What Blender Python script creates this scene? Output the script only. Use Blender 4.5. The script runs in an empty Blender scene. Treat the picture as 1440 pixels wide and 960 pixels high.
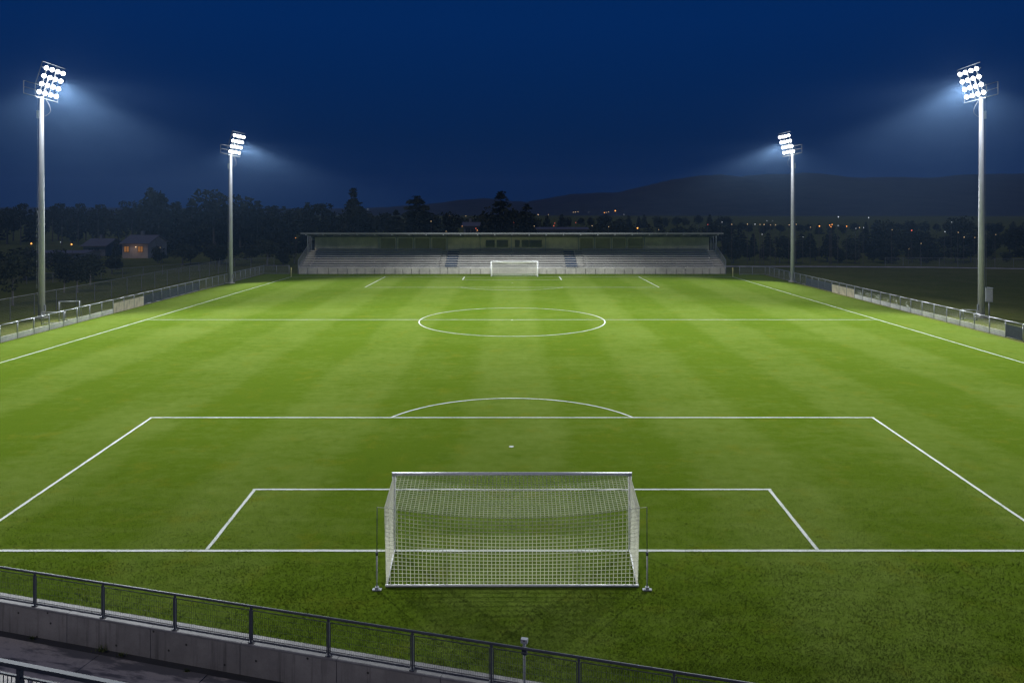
import bpy, bmesh, math, random
import numpy as np
from mathutils import Vector, Matrix, Euler

R = math.radians
scene = bpy.context.scene
col = scene.collection

# ------------------------------------------------------------------ camera
F, HC, YH = 1035.0, 11.0, 294.0          # focal length in photo pixels, eye height, horizon row
cam_d = bpy.data.cameras.new('camera')
cam_d.sensor_width = 36.0
cam_d.lens = F / 1440.0 * 36.0
cam_d.shift_y = -(480.0 - YH) / 1440.0
cam_d.clip_start = 0.1
cam_d.clip_end = 9000
cam = bpy.data.objects.new('camera', cam_d)
col.objects.link(cam)
cam.location = (0, 0, HC)
cam.rotation_euler = (R(90), 0, 0)
scene.camera = cam

# ------------------------------------------------------------------ render settings
scene.render.engine = 'CYCLES'
scene.view_settings.view_transform = 'Standard'
scene.view_settings.look = 'None'
scene.view_settings.gamma = 1.0
scene.view_settings.exposure = 0.0
cy = scene.cycles
cy.use_denoising = True
try:
    cy.denoiser = 'OPENIMAGEDENOISE'
    cy.denoising_prefilter = 'ACCURATE'
except Exception:
    pass
cy.max_bounces = 5
cy.diffuse_bounces = 2
cy.glossy_bounces = 2
cy.transmission_bounces = 4
cy.transparent_max_bounces = 8
cy.volume_bounces = 0
cy.sample_clamp_indirect = 3.0
cy.caustics_reflective = False
cy.caustics_refractive = False

# ------------------------------------------------------------------ sky: the last deep blue after sunset
world = bpy.data.worlds.new('World')
scene.world = world
world.use_nodes = True
wt = world.node_tree
wt.nodes.clear()
wo = wt.nodes.new('ShaderNodeOutputWorld')
wb = wt.nodes.new('ShaderNodeBackground')
wtc = wt.nodes.new('ShaderNodeTexCoord')
wsp = wt.nodes.new('ShaderNodeSeparateXYZ')
wrm = wt.nodes.new('ShaderNodeValToRGB')
wt.links.new(wtc.outputs['Generated'], wsp.inputs[0])
wt.links.new(wsp.outputs['Z'], wrm.inputs['Fac'])
wrm.color_ramp.elements[0].position = 0.0
wrm.color_ramp.elements[0].color = (0.0001, 0.0125, 0.0590, 1)
wrm.color_ramp.elements[1].position = 0.5
wrm.color_ramp.elements[1].color = (0.0, 0.0210, 0.1120, 1)
for ps_, cl_ in ((0.09, (0.0, 0.0134, 0.0660, 1)), (0.24, (0.0, 0.0190, 0.1030, 1))):
    el_ = wrm.color_ramp.elements.new(ps_)
    el_.color = cl_
wt.links.new(wrm.outputs[0], wb.inputs['Color'])
wb.inputs['Strength'].default_value = 1.0
wt.links.new(wb.outputs[0], wo.inputs[0])

# added sun lamp, no real source: a weak neutral fill, high behind the camera
sun_d = bpy.data.lights.new('fill_sun', 'SUN')
sun_d.energy = 0.42
sun_d.angle = R(6)
sun_d.color = (1.0, 0.89, 0.74)
sun = bpy.data.objects.new('fill_sun', sun_d)
sun.rotation_euler = (R(40), 0, R(-22))
col.objects.link(sun)

FLOOD_POWER = 98000.0
HAZE_DENSITY = 0.00014
GLOW_MIST_DENSITY = 0.00095

# ------------------------------------------------------------------ helpers
def gp(px, py, h=0.0):
    """where the sight line of a photo pixel meets the level h: a world x, y"""
    y = (HC - h) * F / (py - YH)
    return (px - 720.0) * y / F, y


def at(px, py, y):
    """height and x of a photo pixel at distance y"""
    return (px - 720.0) * y / F, HC - (py - YH) * y / F


class MB:
    """collects simple solids into one mesh"""
    def __init__(self):
        self.v, self.f = [], []

    def add(self, vs, fs):
        b = len(self.v)
        self.v += [tuple(p) for p in vs]
        self.f += [tuple(i + b for i in f) for f in fs]

    def box(self, x0, x1, y0, y1, z0, z1):
        self.add([(x0, y0, z0), (x1, y0, z0), (x1, y1, z0), (x0, y1, z0), (x0, y0, z1), (x1, y0, z1), (x1, y1, z1), (x0, y1, z1)],
                 [(3, 2, 1, 0), (4, 5, 6, 7), (0, 1, 5, 4), (1, 2, 6, 5), (2, 3, 7, 6), (3, 0, 4, 7)])
        return self

    def tube(self, p0, p1, r0, r1=None, n=8, caps=True):
        r1 = r0 if r1 is None else r1
        p0, p1 = Vector(p0), Vector(p1)
        d = (p1 - p0).normalized()
        a = Vector((0, 0, 1)) if abs(d.z) < 0.9 else Vector((1, 0, 0))
        u = d.cross(a).normalized()
        w = d.cross(u)
        vs = []
        for p, r in ((p0, r0), (p1, r1)):
            for k in range(n):
                t = 2 * math.pi * (k + 0.5) / n
                vs.append(p + u * (r * math.cos(t)) + w * (r * math.sin(t)))
        fs = [(k, (k + 1) % n, n + (k + 1) % n, n + k) for k in range(n)]
        fs = [tuple(reversed(f)) for f in fs]
        if caps:
            fs.append(tuple(range(n)))
            fs.append(tuple(reversed(range(n, 2 * n))))
        self.add(vs, fs)
        return self

    def path(self, pts, r, n=6):
        for a, b in zip(pts[:-1], pts[1:]):
            self.tube(a, b, r, n=n)
        return self

    def prism(self, poly, z0, z1):
        n = len(poly)
        self.add([(x, y, z0) for x, y in poly] + [(x, y, z1) for x, y in poly],
                 [tuple(reversed(range(n))), tuple(range(n, 2 * n))] + [(k, (k + 1) % n, n + (k + 1) % n, n + k) for k in range(n)])
        return self

    def prism_x(self, poly, x0, x1):
        """poly given in (y, z), swept along x"""
        n = len(poly)
        self.add([(x0, y, z) for y, z in poly] + [(x1, y, z) for y, z in poly],
                 [tuple(reversed(range(n))), tuple(range(n, 2 * n))] + [(k, (k + 1) % n, n + (k + 1) % n, n + k) for k in range(n)])
        return self

    def mesh(self, name, mat, smooth=False):
        m = bpy.data.meshes.new(name)
        m.from_pydata(self.v, [], self.f)
        bm = bmesh.new()
        bm.from_mesh(m)
        bmesh.ops.recalc_face_normals(bm, faces=bm.faces)
        bm.to_mesh(m)
        bm.free()
        if smooth:
            m.polygons.foreach_set('use_smooth', [True] * len(m.polygons))
        if mat:
            m.materials.append(mat)
        m.update()
        return m

    def build(self, name, mat, parent=None, smooth=False):
        return link(name, self.mesh(name, mat, smooth), parent)


def link(name, mesh, parent=None, loc=None):
    o = bpy.data.objects.new(name, mesh)
    col.objects.link(o)
    if parent is not None:
        o.parent = parent
    if loc is not None:
        o.location = loc
    return o


def tag(o, label=None, cat=None, group=None, kind=None):
    if label: o['label'] = label
    if cat: o['category'] = cat
    if group: o['group'] = group
    if kind: o['kind'] = kind
    return o


def thing(name, label, cat, loc=(0, 0, 0), rz=0.0, group=None):
    o = bpy.data.objects.new(name, None)
    o.empty_display_size = 0.3
    col.objects.link(o)
    o.location = loc
    o.rotation_euler = (0, 0, rz)
    return tag(o, label, cat, group)


def copy_tree(o, parent=None):
    c = o.copy()
    col.objects.link(c)
    if parent is not None:
        c.parent = parent
    for ch in list(o.children):
        copy_tree(ch, c)
    return c


def np_mesh(name, verts, tris, mat, k=3):
    m = bpy.data.meshes.new(name)
    nv, nf = len(verts), len(tris)
    m.vertices.add(nv)
    m.vertices.foreach_set('co', np.asarray(verts, np.float32).ravel())
    m.loops.add(nf * k)
    m.loops.foreach_set('vertex_index', np.asarray(tris, np.int32).ravel())
    m.polygons.add(nf)
    m.polygons.foreach_set('loop_start', np.arange(0, nf * k, k, dtype=np.int32))
    m.update(calc_edges=True)
    if mat:
        m.materials.append(mat)
    return m


# ------------------------------------------------------------------ materials
def new_mat(name):
    m = bpy.data.materials.new(name)
    m.use_nodes = True
    nt = m.node_tree
    nt.nodes.clear()
    out = nt.nodes.new('ShaderNodeOutputMaterial')
    return m, nt, out


class NT:
    """short hand for building node trees"""
    def __init__(self, nt):
        self.nt = nt

    def n(self, t, **kw):
        nd = self.nt.nodes.new(t)
        for k, v in kw.items():
            setattr(nd, k, v)
        return nd

    def set(self, sock, v):
        if hasattr(v, 'is_output'):
            self.nt.links.new(v, sock)
        else:
            sock.default_value = v

    def math(self, op, a, b=0.0, c=None, clamp=False):
        nd = self.n('ShaderNodeMath', operation=op, use_clamp=clamp)
        self.set(nd.inputs[0], a)
        self.set(nd.inputs[1], b)
        if c is not None:
            self.set(nd.inputs[2], c)
        return nd.outputs[0]

    def noise(self, vec, scale, detail=3.0, rough=0.55):
        nd = self.n('ShaderNodeTexNoise')
        self.set(nd.inputs['Vector'], vec)
        nd.inputs['Scale'].default_value = scale
        nd.inputs['Detail'].default_value = detail
        nd.inputs['Roughness'].default_value = rough
        return nd.outputs['Fac']

    def scale(self, vec, s):
        nd = self.n('ShaderNodeVectorMath', operation='MULTIPLY')
        self.set(nd.inputs[0], vec)
        nd.inputs[1].default_value = s
        return nd.outputs[0]

    def smooth(self, v, a, b, lo=0.0, hi=1.0):
        nd = self.n('ShaderNodeMapRange', interpolation_type='SMOOTHSTEP')
        self.set(nd.inputs[0], v)
        for i, x in enumerate((a, b, lo, hi)):
            nd.inputs[i + 1].default_value = x
        return nd.outputs[0]

    def mix(self, fac, a, b, blend='MIX'):
        nd = self.n('ShaderNodeMix', data_type='RGBA', blend_type=blend)
        self.set(nd.inputs[0], fac)
        for s, v in ((nd.inputs[6], a), (nd.inputs[7], b)):
            self.set(s, v if hasattr(v, 'is_output') else (*v, 1.0))
        return nd.outputs[2]


def simple(name, color, rough=0.6, metal=0.0, vary=0.18, scale=3.0, bump=0.0, spec=0.4, dirt=None):
    """painted metal, concrete, plastic...: a base colour with blotches, fine grain and a little relief"""
    m, nt, out = new_mat(name)
    k = NT(nt)
    b = k.n('ShaderNodeBsdfPrincipled')
    pos = k.n('ShaderNodeTexCoord').outputs['Object']
    n1 = k.noise(pos, scale, 5.0, 0.65)
    n2 = k.noise(pos, scale * 9.0, 3.0, 0.6)
    f = k.math('ADD', k.math('MULTIPLY', n1, 0.7), k.math('MULTIPLY', n2, 0.3))
    lo = tuple(c * (1 - vary) for c in color)
    hi = tuple(min(1, c * (1 + vary)) for c in color)
    c = k.mix(k.smooth(f, 0.3, 0.7), lo, hi)
    if dirt:
        c = k.mix(k.smooth(k.noise(k.scale(pos, (1.0, 1.0, 0.25)), scale * 1.7, 6.0, 0.7), 0.5, 0.75), c, dirt)
    k.set(b.inputs['Base Color'], c)
    b.inputs['Roughness'].default_value = rough
    b.inputs['Metallic'].default_value = metal
    b.inputs['Specular IOR Level'].default_value = spec
    if bump:
        bp = k.n('ShaderNodeBump')
        bp.inputs['Strength'].default_value = bump
        bp.inputs['Distance'].default_value = 0.01
        k.set(bp.inputs['Height'], n2)
        k.set(b.inputs['Normal'], bp.outputs[0])
    nt.links.new(b.outputs[0], out.inputs[0])
    return m


def emitter(name, color, strength):
    m, nt, out = new_mat(name)
    e = nt.nodes.new('ShaderNodeEmission')
    e.inputs[0].default_value = (*color, 1)
    e.inputs[1].default_value = strength
    nt.links.new(e.outputs[0], out.inputs[0])
    m.cycles.emission_sampling = 'NONE'
    return m


def turf(name, striped, light=(0.127, 0.173, 0.029), dark=(0.080, 0.126, 0.009), blades=False):
    m, nt, out = new_mat(name)
    k = NT(nt)
    b = k.n('ShaderNodeBsdfPrincipled')
    pos = k.n('ShaderNodeNewGeometry').outputs['Position']
    sx = k.n('ShaderNodeSeparateXYZ')
    k.set(sx.inputs[0], pos)
    x, y = sx.outputs[0], sx.outputs[1]
    big = k.noise(pos, 0.035, 3.0, 0.5)
    mid = k.noise(pos, 0.22, 4.0, 0.6)
    tuft = k.math('ADD', k.math('MULTIPLY', k.noise(k.scale(pos, (0.8, 1.0, 1.0)), 2.2, 3.0, 0.55), .55), k.math('MULTIPLY', k.noise(k.scale(pos, (0.45, 1.5, 1.0)), 0.8, 4.0, 0.6), .45))
    fine = k.noise(k.scale(pos, (1.0, 0.8, 1.0)), 11.0, 4.0, 0.75)
    blade = k.noise(k.scale(pos, (1.4, 0.7, 1.0)), 38.0, 2.0, 0.7)
    if striped:
        # mower stripes along the length of the pitch, wobbling a little, bent grass of two shades
        wob = k.math('MULTIPLY', k.math('SUBTRACT', k.noise(pos, 0.12, 2.0), 0.5), 1.1)
        s = k.math('COSINE', k.math('MULTIPLY', k.math('ADD', x, wob), 2 * math.pi / 9.8))
        s = k.smooth(s, -0.45, 0.45)
        s2 = k.math('COSINE', k.math('MULTIPLY', k.math('ADD', y, wob), 2 * math.pi / 13.0))
        s2 = k.smooth(s2, -0.3, 0.3)
        fac = k.math('ADD', k.math('MULTIPLY', s, 0.44), k.math('MULTIPLY', s2, 0.10))
    else:
        fac = k.math('ADD', 0.15, 0.0)
    fac = k.math('ADD', fac, k.math('MULTIPLY', k.math('SUBTRACT', mid, 0.45), 1.1))
    fac = k.math('ADD', fac, k.math('MULTIPLY', k.math('SUBTRACT', big, 0.5), 0.9))
    fac = k.math('ADD', fac, k.math('MULTIPLY', k.math('SUBTRACT', tuft, 0.5), 1.9), clamp=True)
    c = k.mix(fac, dark, light)
    # yellowish and bluish patches
    c = k.mix(k.math('MULTIPLY', k.smooth(k.noise(pos, 0.55, 5.0, 0.7), 0.52, 0.72), 0.45), c, (0.135, 0.145, 0.012))
    c = k.mix(k.math('MULTIPLY', k.smooth(k.noise(pos, 0.75, 4.0, 0.6), 0.55, 0.75), 0.35), c, (0.050, 0.095, 0.006))
    grain = k.math('ADD', k.math('MULTIPLY', fine, 0.28), k.math('MULTIPLY', blade, 0.72))
    g = k.smooth(grain, 0.28, 0.72, 0.68, 1.28)
    gc = k.n('ShaderNodeCombineColor')
    for i in range(3):
        k.set(gc.inputs[i], g)
    c = k.mix(1.0, c, gc.outputs[0], 'MULTIPLY')
    k.set(b.inputs['Base Color'], c)
    b.inputs['Roughness'].default_value = 1.0
    b.inputs['Specular IOR Level'].default_value = 0.0
    if not blades:
        bp = k.n('ShaderNodeBump')
        bp.inputs['Strength'].default_value = 0.5
        bp.inputs['Distance'].default_value = 0.018
        k.set(bp.inputs['Height'], k.math('ADD', k.math('MULTIPLY', tuft, 0.5), k.math('MULTIPLY', grain, .6)))
        k.set(b.inputs['Normal'], bp.outputs[0])
    else:
        # a blade is thin and lets light through: shade it nearly like the lawn it belongs to
        vm = k.n('ShaderNodeVectorMath', operation='MULTIPLY_ADD')
        k.set(vm.inputs[0], k.n('ShaderNodeNewGeometry').outputs['Normal'])
        vm.inputs[1].default_value = (.35, .35, .35)
        vm.inputs[2].default_value = (0, 0, .75)
        nm = k.n('ShaderNodeVectorMath', operation='NORMALIZE')
        k.set(nm.inputs[0], vm.outputs[0])
        k.set(b.inputs['Normal'], nm.outputs[0])
    nt.links.new(b.outputs[0], out.inputs[0])
    return m


def paint_line(name):
    m, nt, out = new_mat(name)
    k = NT(nt)
    b = k.n('ShaderNodeBsdfPrincipled')
    pos = k.n('ShaderNodeNewGeometry').outputs['Position']
    f = k.noise(pos, 16.0, 4.0, 0.75)
    f2 = k.noise(pos, 0.9, 3.0, 0.6)
    w = k.smooth(k.math('ADD', f, k.math('MULTIPLY', f2, 0.5)), 0.50, 0.78)
    k.set(b.inputs['Base Color'], k.mix(w, (0.20, 0.26, 0.12), (0.52, 0.54, 0.48)))
    b.inputs['Roughness'].default_value = 0.9
    nt.links.new(b.outputs[0], out.inputs[0])
    return m


def concrete(name, color, streak=0.5, scale=1.0, holes=False):
    m, nt, out = new_mat(name)
    k = NT(nt)
    b = k.n('ShaderNodeBsdfPrincipled')
    pos = k.n('ShaderNodeTexCoord').outputs['Object']
    n1 = k.noise(pos, 0.9 * scale, 6.0, 0.65)
    n2 = k.noise(k.scale(pos, (6.0, 6.0, 0.35)), 1.0 * scale, 5.0, 0.7)
    n3 = k.noise(pos, 24.0 * scale, 3.0, 0.7)
    c = k.mix(k.smooth(n1, 0.3, 0.7), tuple(v * 0.78 for v in color), tuple(v * 1.12 for v in color))
    c = k.mix(k.math('MULTIPLY', k.smooth(n2, 0.5, 0.78), streak), c, tuple(v * 0.35 for v in color))
    c = k.mix(k.math('MULTIPLY', k.smooth(n3, 0.45, 0.75), 0.35), c, tuple(v * 0.6 for v in color))
    if holes:
        vo = k.n('ShaderNodeTexVoronoi')
        vo.voronoi_dimensions = '2D'
        sx = k.n('ShaderNodeSeparateXYZ')
        k.set(sx.inputs[0], pos)
        cx = k.n('ShaderNodeCombineXYZ')
        k.set(cx.inputs[0], sx.outputs[0])
        k.set(cx.inputs[1], k.math('MULTIPLY', sx.outputs[2], 1.0))
        k.set(vo.inputs['Vector'], cx.outputs[0])
        vo.inputs['Scale'].default_value = 1.15
        c = k.mix(k.smooth(vo.outputs['Distance'], 0.042, 0.028), c, tuple(v * 0.12 for v in color))
    k.set(b.inputs['Base Color'], c)
    b.inputs['Roughness'].default_value = 0.85
    bp = k.n('ShaderNodeBump')
    bp.inputs['Strength'].default_value = 0.3
    bp.inputs['Distance'].default_value = 0.01
    k.set(bp.inputs['Height'], n3)
    k.set(b.inputs['Normal'], bp.outputs[0])
    nt.links.new(b.outputs[0], out.inputs[0])
    return m


def net_string():
    m, nt, out = new_mat('net_string')
    a = nt.nodes.new('ShaderNodeBsdfDiffuse')
    b = nt.nodes.new('ShaderNodeBsdfTranslucent')
    x = nt.nodes.new('ShaderNodeMixShader')
    a.inputs[0].default_value = (0.88, 0.87, 0.78, 1)
    b.inputs[0].default_value = (0.88, 0.87, 0.75, 1)
    x.inputs[0].default_value = 0.5
    nt.links.new(a.outputs[0], x.inputs[1])
    nt.links.new(b.outputs[0], x.inputs[2])
    nt.links.new(x.outputs[0], out.inputs[0])
    return m


def paving(name):
    """old paving: patches of damp along the wall, scuffs and grit"""
    m, nt, out = new_mat(name)
    k = NT(nt)
    b = k.n('ShaderNodeBsdfPrincipled')
    pos = k.n('ShaderNodeNewGeometry').outputs['Position']
    rot = k.n('ShaderNodeVectorRotate', rotation_type='Z_AXIS')
    k.set(rot.inputs['Vector'], pos)
    rot.inputs['Angle'].default_value = 0.256
    q = rot.outputs[0]
    damp = k.smooth(k.noise(k.scale(q, (0.45, 1.9, 1.0)), 1.0, 6.0, 0.62), 0.47, 0.57)
    fine = k.noise(pos, 22.0, 4.0, 0.7)
    c = k.mix(damp, (0.52, 0.46, 0.39), (0.16, 0.15, 0.14))
    c = k.mix(k.math('MULTIPLY', k.smooth(k.noise(q, 3.0, 6.0, 0.7), 0.48, 0.7), 0.5), c, (0.20, 0.19, 0.18))
    c = k.mix(k.math('MULTIPLY', k.smooth(fine, 0.5, 0.75), 0.5), c, (0.10, 0.10, 0.10))
    k.set(b.inputs['Base Color'], c)
    b.inputs['Roughness'].default_value = 0.75
    bp = k.n('ShaderNodeBump')
    bp.inputs['Strength'].default_value = 0.3
    bp.inputs['Distance'].default_value = 0.01
    k.set(bp.inputs['Height'], fine)
    k.set(b.inputs['Normal'], bp.outputs[0])
    nt.links.new(b.outputs[0], out.inputs[0])
    return m


M = {}
M['turf'] = turf('striped_turf', True)
M['blades'] = turf('grass_blades', True, blades=True)
M['rough_grass'] = turf('rough_grass', False, (0.180, 0.174, 0.060), (0.088, 0.104, 0.024))
M['line'] = paint_line('line_paint')
M['white'] = simple('white_paint', (0.78, 0.78, 0.77), 0.35, vary=0.05, spec=0.5, dirt=(0.55, 0.54, 0.5))
M['string'] = net_string()
M['pole'] = simple('galvanised_steel', (0.60, 0.59, 0.60), 0.5, metal=0.0, vary=0.07, scale=1.2, dirt=(0.50, 0.50, 0.50))
M['fence_steel'] = simple('fence_steel', (0.29, 0.30, 0.315), 0.45, metal=0.3, vary=0.15)
M['dim_steel'] = simple('weathered_steel', (0.16, 0.165, 0.165), 0.6, vary=0.2)
M['dark_steel'] = simple('dark_grey_steel', (0.085, 0.092, 0.115), 0.6, metal=0.0, vary=0.2, scale=5.0, spec=0.3)
M['navy_steel'] = simple('navy_steel', (0.026, 0.036, 0.056), 0.65, metal=0.0, vary=0.2, scale=6.0, spec=0.25)
M['wire'] = simple('mesh_wire', (0.16, 0.17, 0.18), 0.5, metal=0.3)
M['chain'] = simple('galvanised_wire', (0.28, 0.30, 0.31), 0.5, metal=0.3)
M['board_pale'] = concrete('pale_kickboard', (0.82, 0.79, 0.73), 0.35, 1.0)
M['board_cream'] = simple('cream_board', (0.68, 0.58, 0.42), 0.7, vary=0.14, scale=1.6, dirt=(0.38, 0.31, 0.22))
M['board_dark'] = simple('dark_windbreak', (0.060, 0.068, 0.090), 0.7, vary=0.2)
M['wall_conc'] = concrete('retaining_concrete', (0.37, 0.35, 0.32), 0.9, 1.0, holes=True)
M['coping'] = concrete('coping_concrete', (0.27, 0.26, 0.25), 0.3, 1.6)
M['gravel'] = concrete('pale_gravel', (0.34, 0.325, 0.30), 0.2, 2.5)
M['slab'] = paving('paving_concrete')
M['dark_bed'] = concrete('dark_asphalt', (0.05, 0.05, 0.05), 0.3, 1.0)
M['stand_conc'] = concrete('stand_concrete', (0.48, 0.45, 0.38), 0.35, 0.6)
M['terrace'] = concrete('terrace_concrete', (0.55, 0.53, 0.48), 0.4, 0.6)
M['bench'] = simple('bench_aluminium', (0.42, 0.40, 0.36), 0.7, metal=0.0, vary=0.14, scale=0.7)
M['stair'] = concrete('stair_concrete', (0.30, 0.285, 0.245), 0.3, 0.8)
M['aisle'] = simple('blue_steps', (0.010, 0.030, 0.072), 0.55, vary=0.15)
M['roof'] = simple('roof_sheet', (0.17, 0.175, 0.18), 0.55, metal=0.0, vary=0.1)
M['roof_under'] = simple('roof_soffit', (0.13, 0.14, 0.12), 0.7, vary=0.2)
M['back_wall'] = concrete('rendered_wall', (0.66, 0.60, 0.46), 0.3, 0.5)
M['back_panel'] = simple('olive_panel', (0.27, 0.25, 0.11), 0.6, vary=0.18, scale=0.6)
M['glass'] = simple('dark_glass', (0.018, 0.022, 0.026), 0.12, vary=0.1, spec=0.6)
M['bark'] = simple('bark', (0.085, 0.075, 0.06), 0.9, vary=0.3)
M['bark_pale'] = simple('pale_bark', (0.22, 0.20, 0.17), 0.9, vary=0.3)
M['house_wall'] = concrete('house_render', (0.33, 0.30, 0.28), 0.2, 0.5)
M['house_dim'] = concrete('house_render_grey', (0.13, 0.135, 0.145), 0.2, 0.5)
M['tiles'] = simple('roof_tiles', (0.11, 0.105, 0.12), 0.7, vary=0.2)
M['wood'] = simple('dark_wood', (0.07, 0.055, 0.045), 0.7)
M['cabinet'] = simple('cabinet_grey', (0.36, 0.38, 0.39), 0.45, vary=0.08)
M['flag_pole'] = simple('yellow_plastic', (0.66, 0.60, 0.26), 0.5, vary=0.06)
M['flag'] = simple('yellow_flag', (0.62, 0.52, 0.10), 0.8)
M['galv_box'] = simple('grey_casting', (0.42, 0.44, 0.46), 0.5, vary=0.12, scale=8.0)
M['lens'] = emitter('floodlight_lens_lit', (0.95, 0.97, 1.0), 14.0)
M['lamp_orange'] = emitter('sodium_lamp', (1.0, 0.36, 0.07), 3.5)
M['lamp_warm'] = emitter('warm_lamp', (1.0, 0.66, 0.34), 1.5)
M['lamp_white'] = emitter('white_lamp', (0.85, 0.92, 1.0), 1.5)
M['lamp_red'] = emitter('red_lamp', (1.0, 0.16, 0.10), 1.8)
M['win_lit'] = emitter('lit_window', (1.0, 0.42, 0.10), 0.22)


def foliage(name, a, b):
    m, nt, out = new_mat(name)
    k = NT(nt)
    p = k.n('ShaderNodeBsdfPrincipled')
    pos = k.n('ShaderNodeTexCoord').outputs['Object']
    ri = k.n('ShaderNodeObjectInfo').outputs['Random']
    f = k.math('ADD', k.math('MULTIPLY', k.noise(pos, 7.0, 3.0, 0.6), 0.8), k.math('MULTIPLY', ri, 0.3))
    k.set(p.inputs['Base Color'], k.mix(k.smooth(f, 0.3, 0.8), a, b))
    p.inputs['Roughness'].default_value = 0.8
    p.inputs['Specular IOR Level'].default_value = 0.2
    nt.links.new(p.outputs[0], out.inputs[0])
    return m


M['leaf'] = foliage('broadleaf_foliage', (0.012, 0.016, 0.007), (0.036, 0.041, 0.017))
M['needle'] = foliage('conifer_foliage', (0.008, 0.011, 0.007), (0.028, 0.034, 0.016))
M['weed'] = foliage('weed_leaves', (0.07, 0.10, 0.025), (0.14, 0.16, 0.05))


def hill_mat():
    m, nt, out = new_mat('wooded_hillside')
    k = NT(nt)
    p = k.n('ShaderNodeBsdfPrincipled')
    pos = k.n('ShaderNodeNewGeometry').outputs['Position']
    f = k.noise(pos, 0.02, 6.0, 0.65)
    k.set(p.inputs['Base Color'], k.mix(k.smooth(f, 0.35, 0.65), (0.010, 0.014, 0.010), (0.030, 0.034, 0.022)))
    p.inputs['Roughness'].default_value = 0.95
    nt.links.new(p.outputs[0], out.inputs[0])
    return m


M['hill'] = hill_mat()

# ================================================================== GROUND
# line of the retaining wall and its fence along the near side
WA = Vector((*gp(0, 797, 1.10), 0))
WB = Vector((*gp(1030, 957, 1.10), 0))
WD = (WB - WA).normalized()
WN = Vector((WD.y, -WD.x, 0)).normalized()       # towards the camera
if WN.y > 0:
    WN = -WN


def wall_t(px):
    """distance along the wall line where the sight column px meets it"""
    s = (px - 720.0) / F
    return (s * WA.y - WA.x) / (WD.x - s * WD.y)


def wp(t, off=0.0, z=0.0):
    p = WA + WD * t + WN * off
    return (p.x, p.y, z)


T0, T1 = -14.0, 46.0
GX, GY0, GY1 = 2300.0, -40.0, 2950.0


def flat(name, poly, z, mat, parent=None, thick=0.0):
    bm = bmesh.new()
    vs = [bm.verts.new((p[0], p[1], z)) for p in poly]
    f = bm.faces.new(vs)
    if f.calc_area() and f.normal.z < 0:
        f.normal_flip()
    bmesh.ops.triangulate(bm, faces=bm.faces[:])
    bmesh.ops.recalc_face_normals(bm, faces=bm.faces)
    for f in bm.faces:
        if f.normal.z < 0:
            f.normal_flip()
    m = bpy.data.meshes.new(name)
    bm.to_mesh(m)
    bm.free()
    m.materials.append(mat)
    return link(name, m, parent)


a, b = wp(T0, -0.12), wp(T1, -0.12)
gm = bpy.data.meshes.new('ground')
gm.from_pydata([(-GX, GY0, -.008), (a[0], GY0, -.008), (a[0], a[1], -.008), (-GX, a[1], -.008), (b[0], GY0, -.008), (GX, GY0, -.008), (GX, b[1], -.008), (b[0], b[1], -.008),
                (-GX, GY1, -.008), (a[0], GY1, -.008), (b[0], GY1, -.008), (GX, GY1, -.008)], [],
               [(0, 1, 2, 3), (4, 5, 6, 7), (3, 2, 9, 8), (2, 7, 10, 9), (7, 6, 11, 10)])
gm.materials.append(M['rough_grass'])
ground = link('ground', gm)
tag(ground, kind='structure')
# the mown field inside the fences
pitch = flat('pitch', [(-41.9, 28.6), wp(-13.0, -0.30)[:2], wp(38.0, -0.30)[:2], (41.9, 8.0), (41.9, 125.0), (-41.9, 125.0)], 0.0, M['turf'])
tag(pitch, kind='structure')

# painted lines: strips with slightly ragged edges, children of the pitch
rng = random.Random(4)


def strip(name, pts, w, z=0.006, step=0.35):
    """a painted line along pts (x, y), w wide"""
    P = []
    for (x0, y0), (x1, y1) in zip(pts[:-1], pts[1:]):
        L = math.hypot(x1 - x0, y1 - y0)
        n = max(1, int(L / step))
        for k in range(n):
            P.append((x0 + (x1 - x0) * k / n, y0 + (y1 - y0) * k / n))
    P.append(pts[-1])
    vs, fs = [], []
    for i, (x, y) in enumerate(P):
        q, r = P[max(i - 1, 0)], P[min(i + 1, len(P) - 1)]
        dx, dy = r[0] - q[0], r[1] - q[1]
        L = math.hypot(dx, dy) or 1
        nx, ny = -dy / L, dx / L
        a1, a2 = w / 2 * (1 + rng.uniform(-.14, .14)), w / 2 * (1 + rng.uniform(-.14, .14))
        vs += [(x + nx * a1, y + ny * a1, z), (x - nx * a2, y - ny * a2, z)]
        if i:
            k = 2 * i
            fs.append((k - 2, k - 1, k + 1, k))
    m = bpy.data.meshes.new(name)
    m.from_pydata(vs, [], fs)
    m.materials.append(M['line'])
    return link(name, m, pitch)


YN, YF, XT = gp(0, 774)[1], 119.8, 36.3
ym = gp(0, 449.5)[1]
yp, yg = gp(0, 587)[1], gp(0, 688)[1]
strip('touchline', [(-36.95, YN), (-35.88, YF)], 0.105)
strip('touchline', [(36.95, YN), (35.88, YF)], 0.105)
strip('goal_line', [(-37.0, YN), (37.0, YN)], 0.135, 0.010)
strip('goal_line', [(-35.94, YF), (35.94, YF)], 0.10, 0.010)
strip('halfway_line', [(-XT, ym), (XT, ym)], 0.10, 0.010)
circ = [(9.12 * math.sin(t * math.pi / 60), 72.75 + 9.15 * math.cos(t * math.pi / 60)) for t in range(121)]
strip('centre_circle', circ, 0.11, 0.014)
strip('penalty_box_line', [(-17.95, YN + .09), (-19.04, yp - .0)], 0.118)
strip('penalty_box_line', [(17.95, YN + .09), (19.04, yp - .0)], 0.118)
strip('penalty_box_line', [(-19.12, yp), (19.12, yp)], 0.118, 0.010)
strip('goal_area_line', [(-9.87, YN + .09), (-10.10, yg)], 0.118)
strip('goal_area_line', [(9.87, YN + .09), (10.10, yg)], 0.118)
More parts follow.
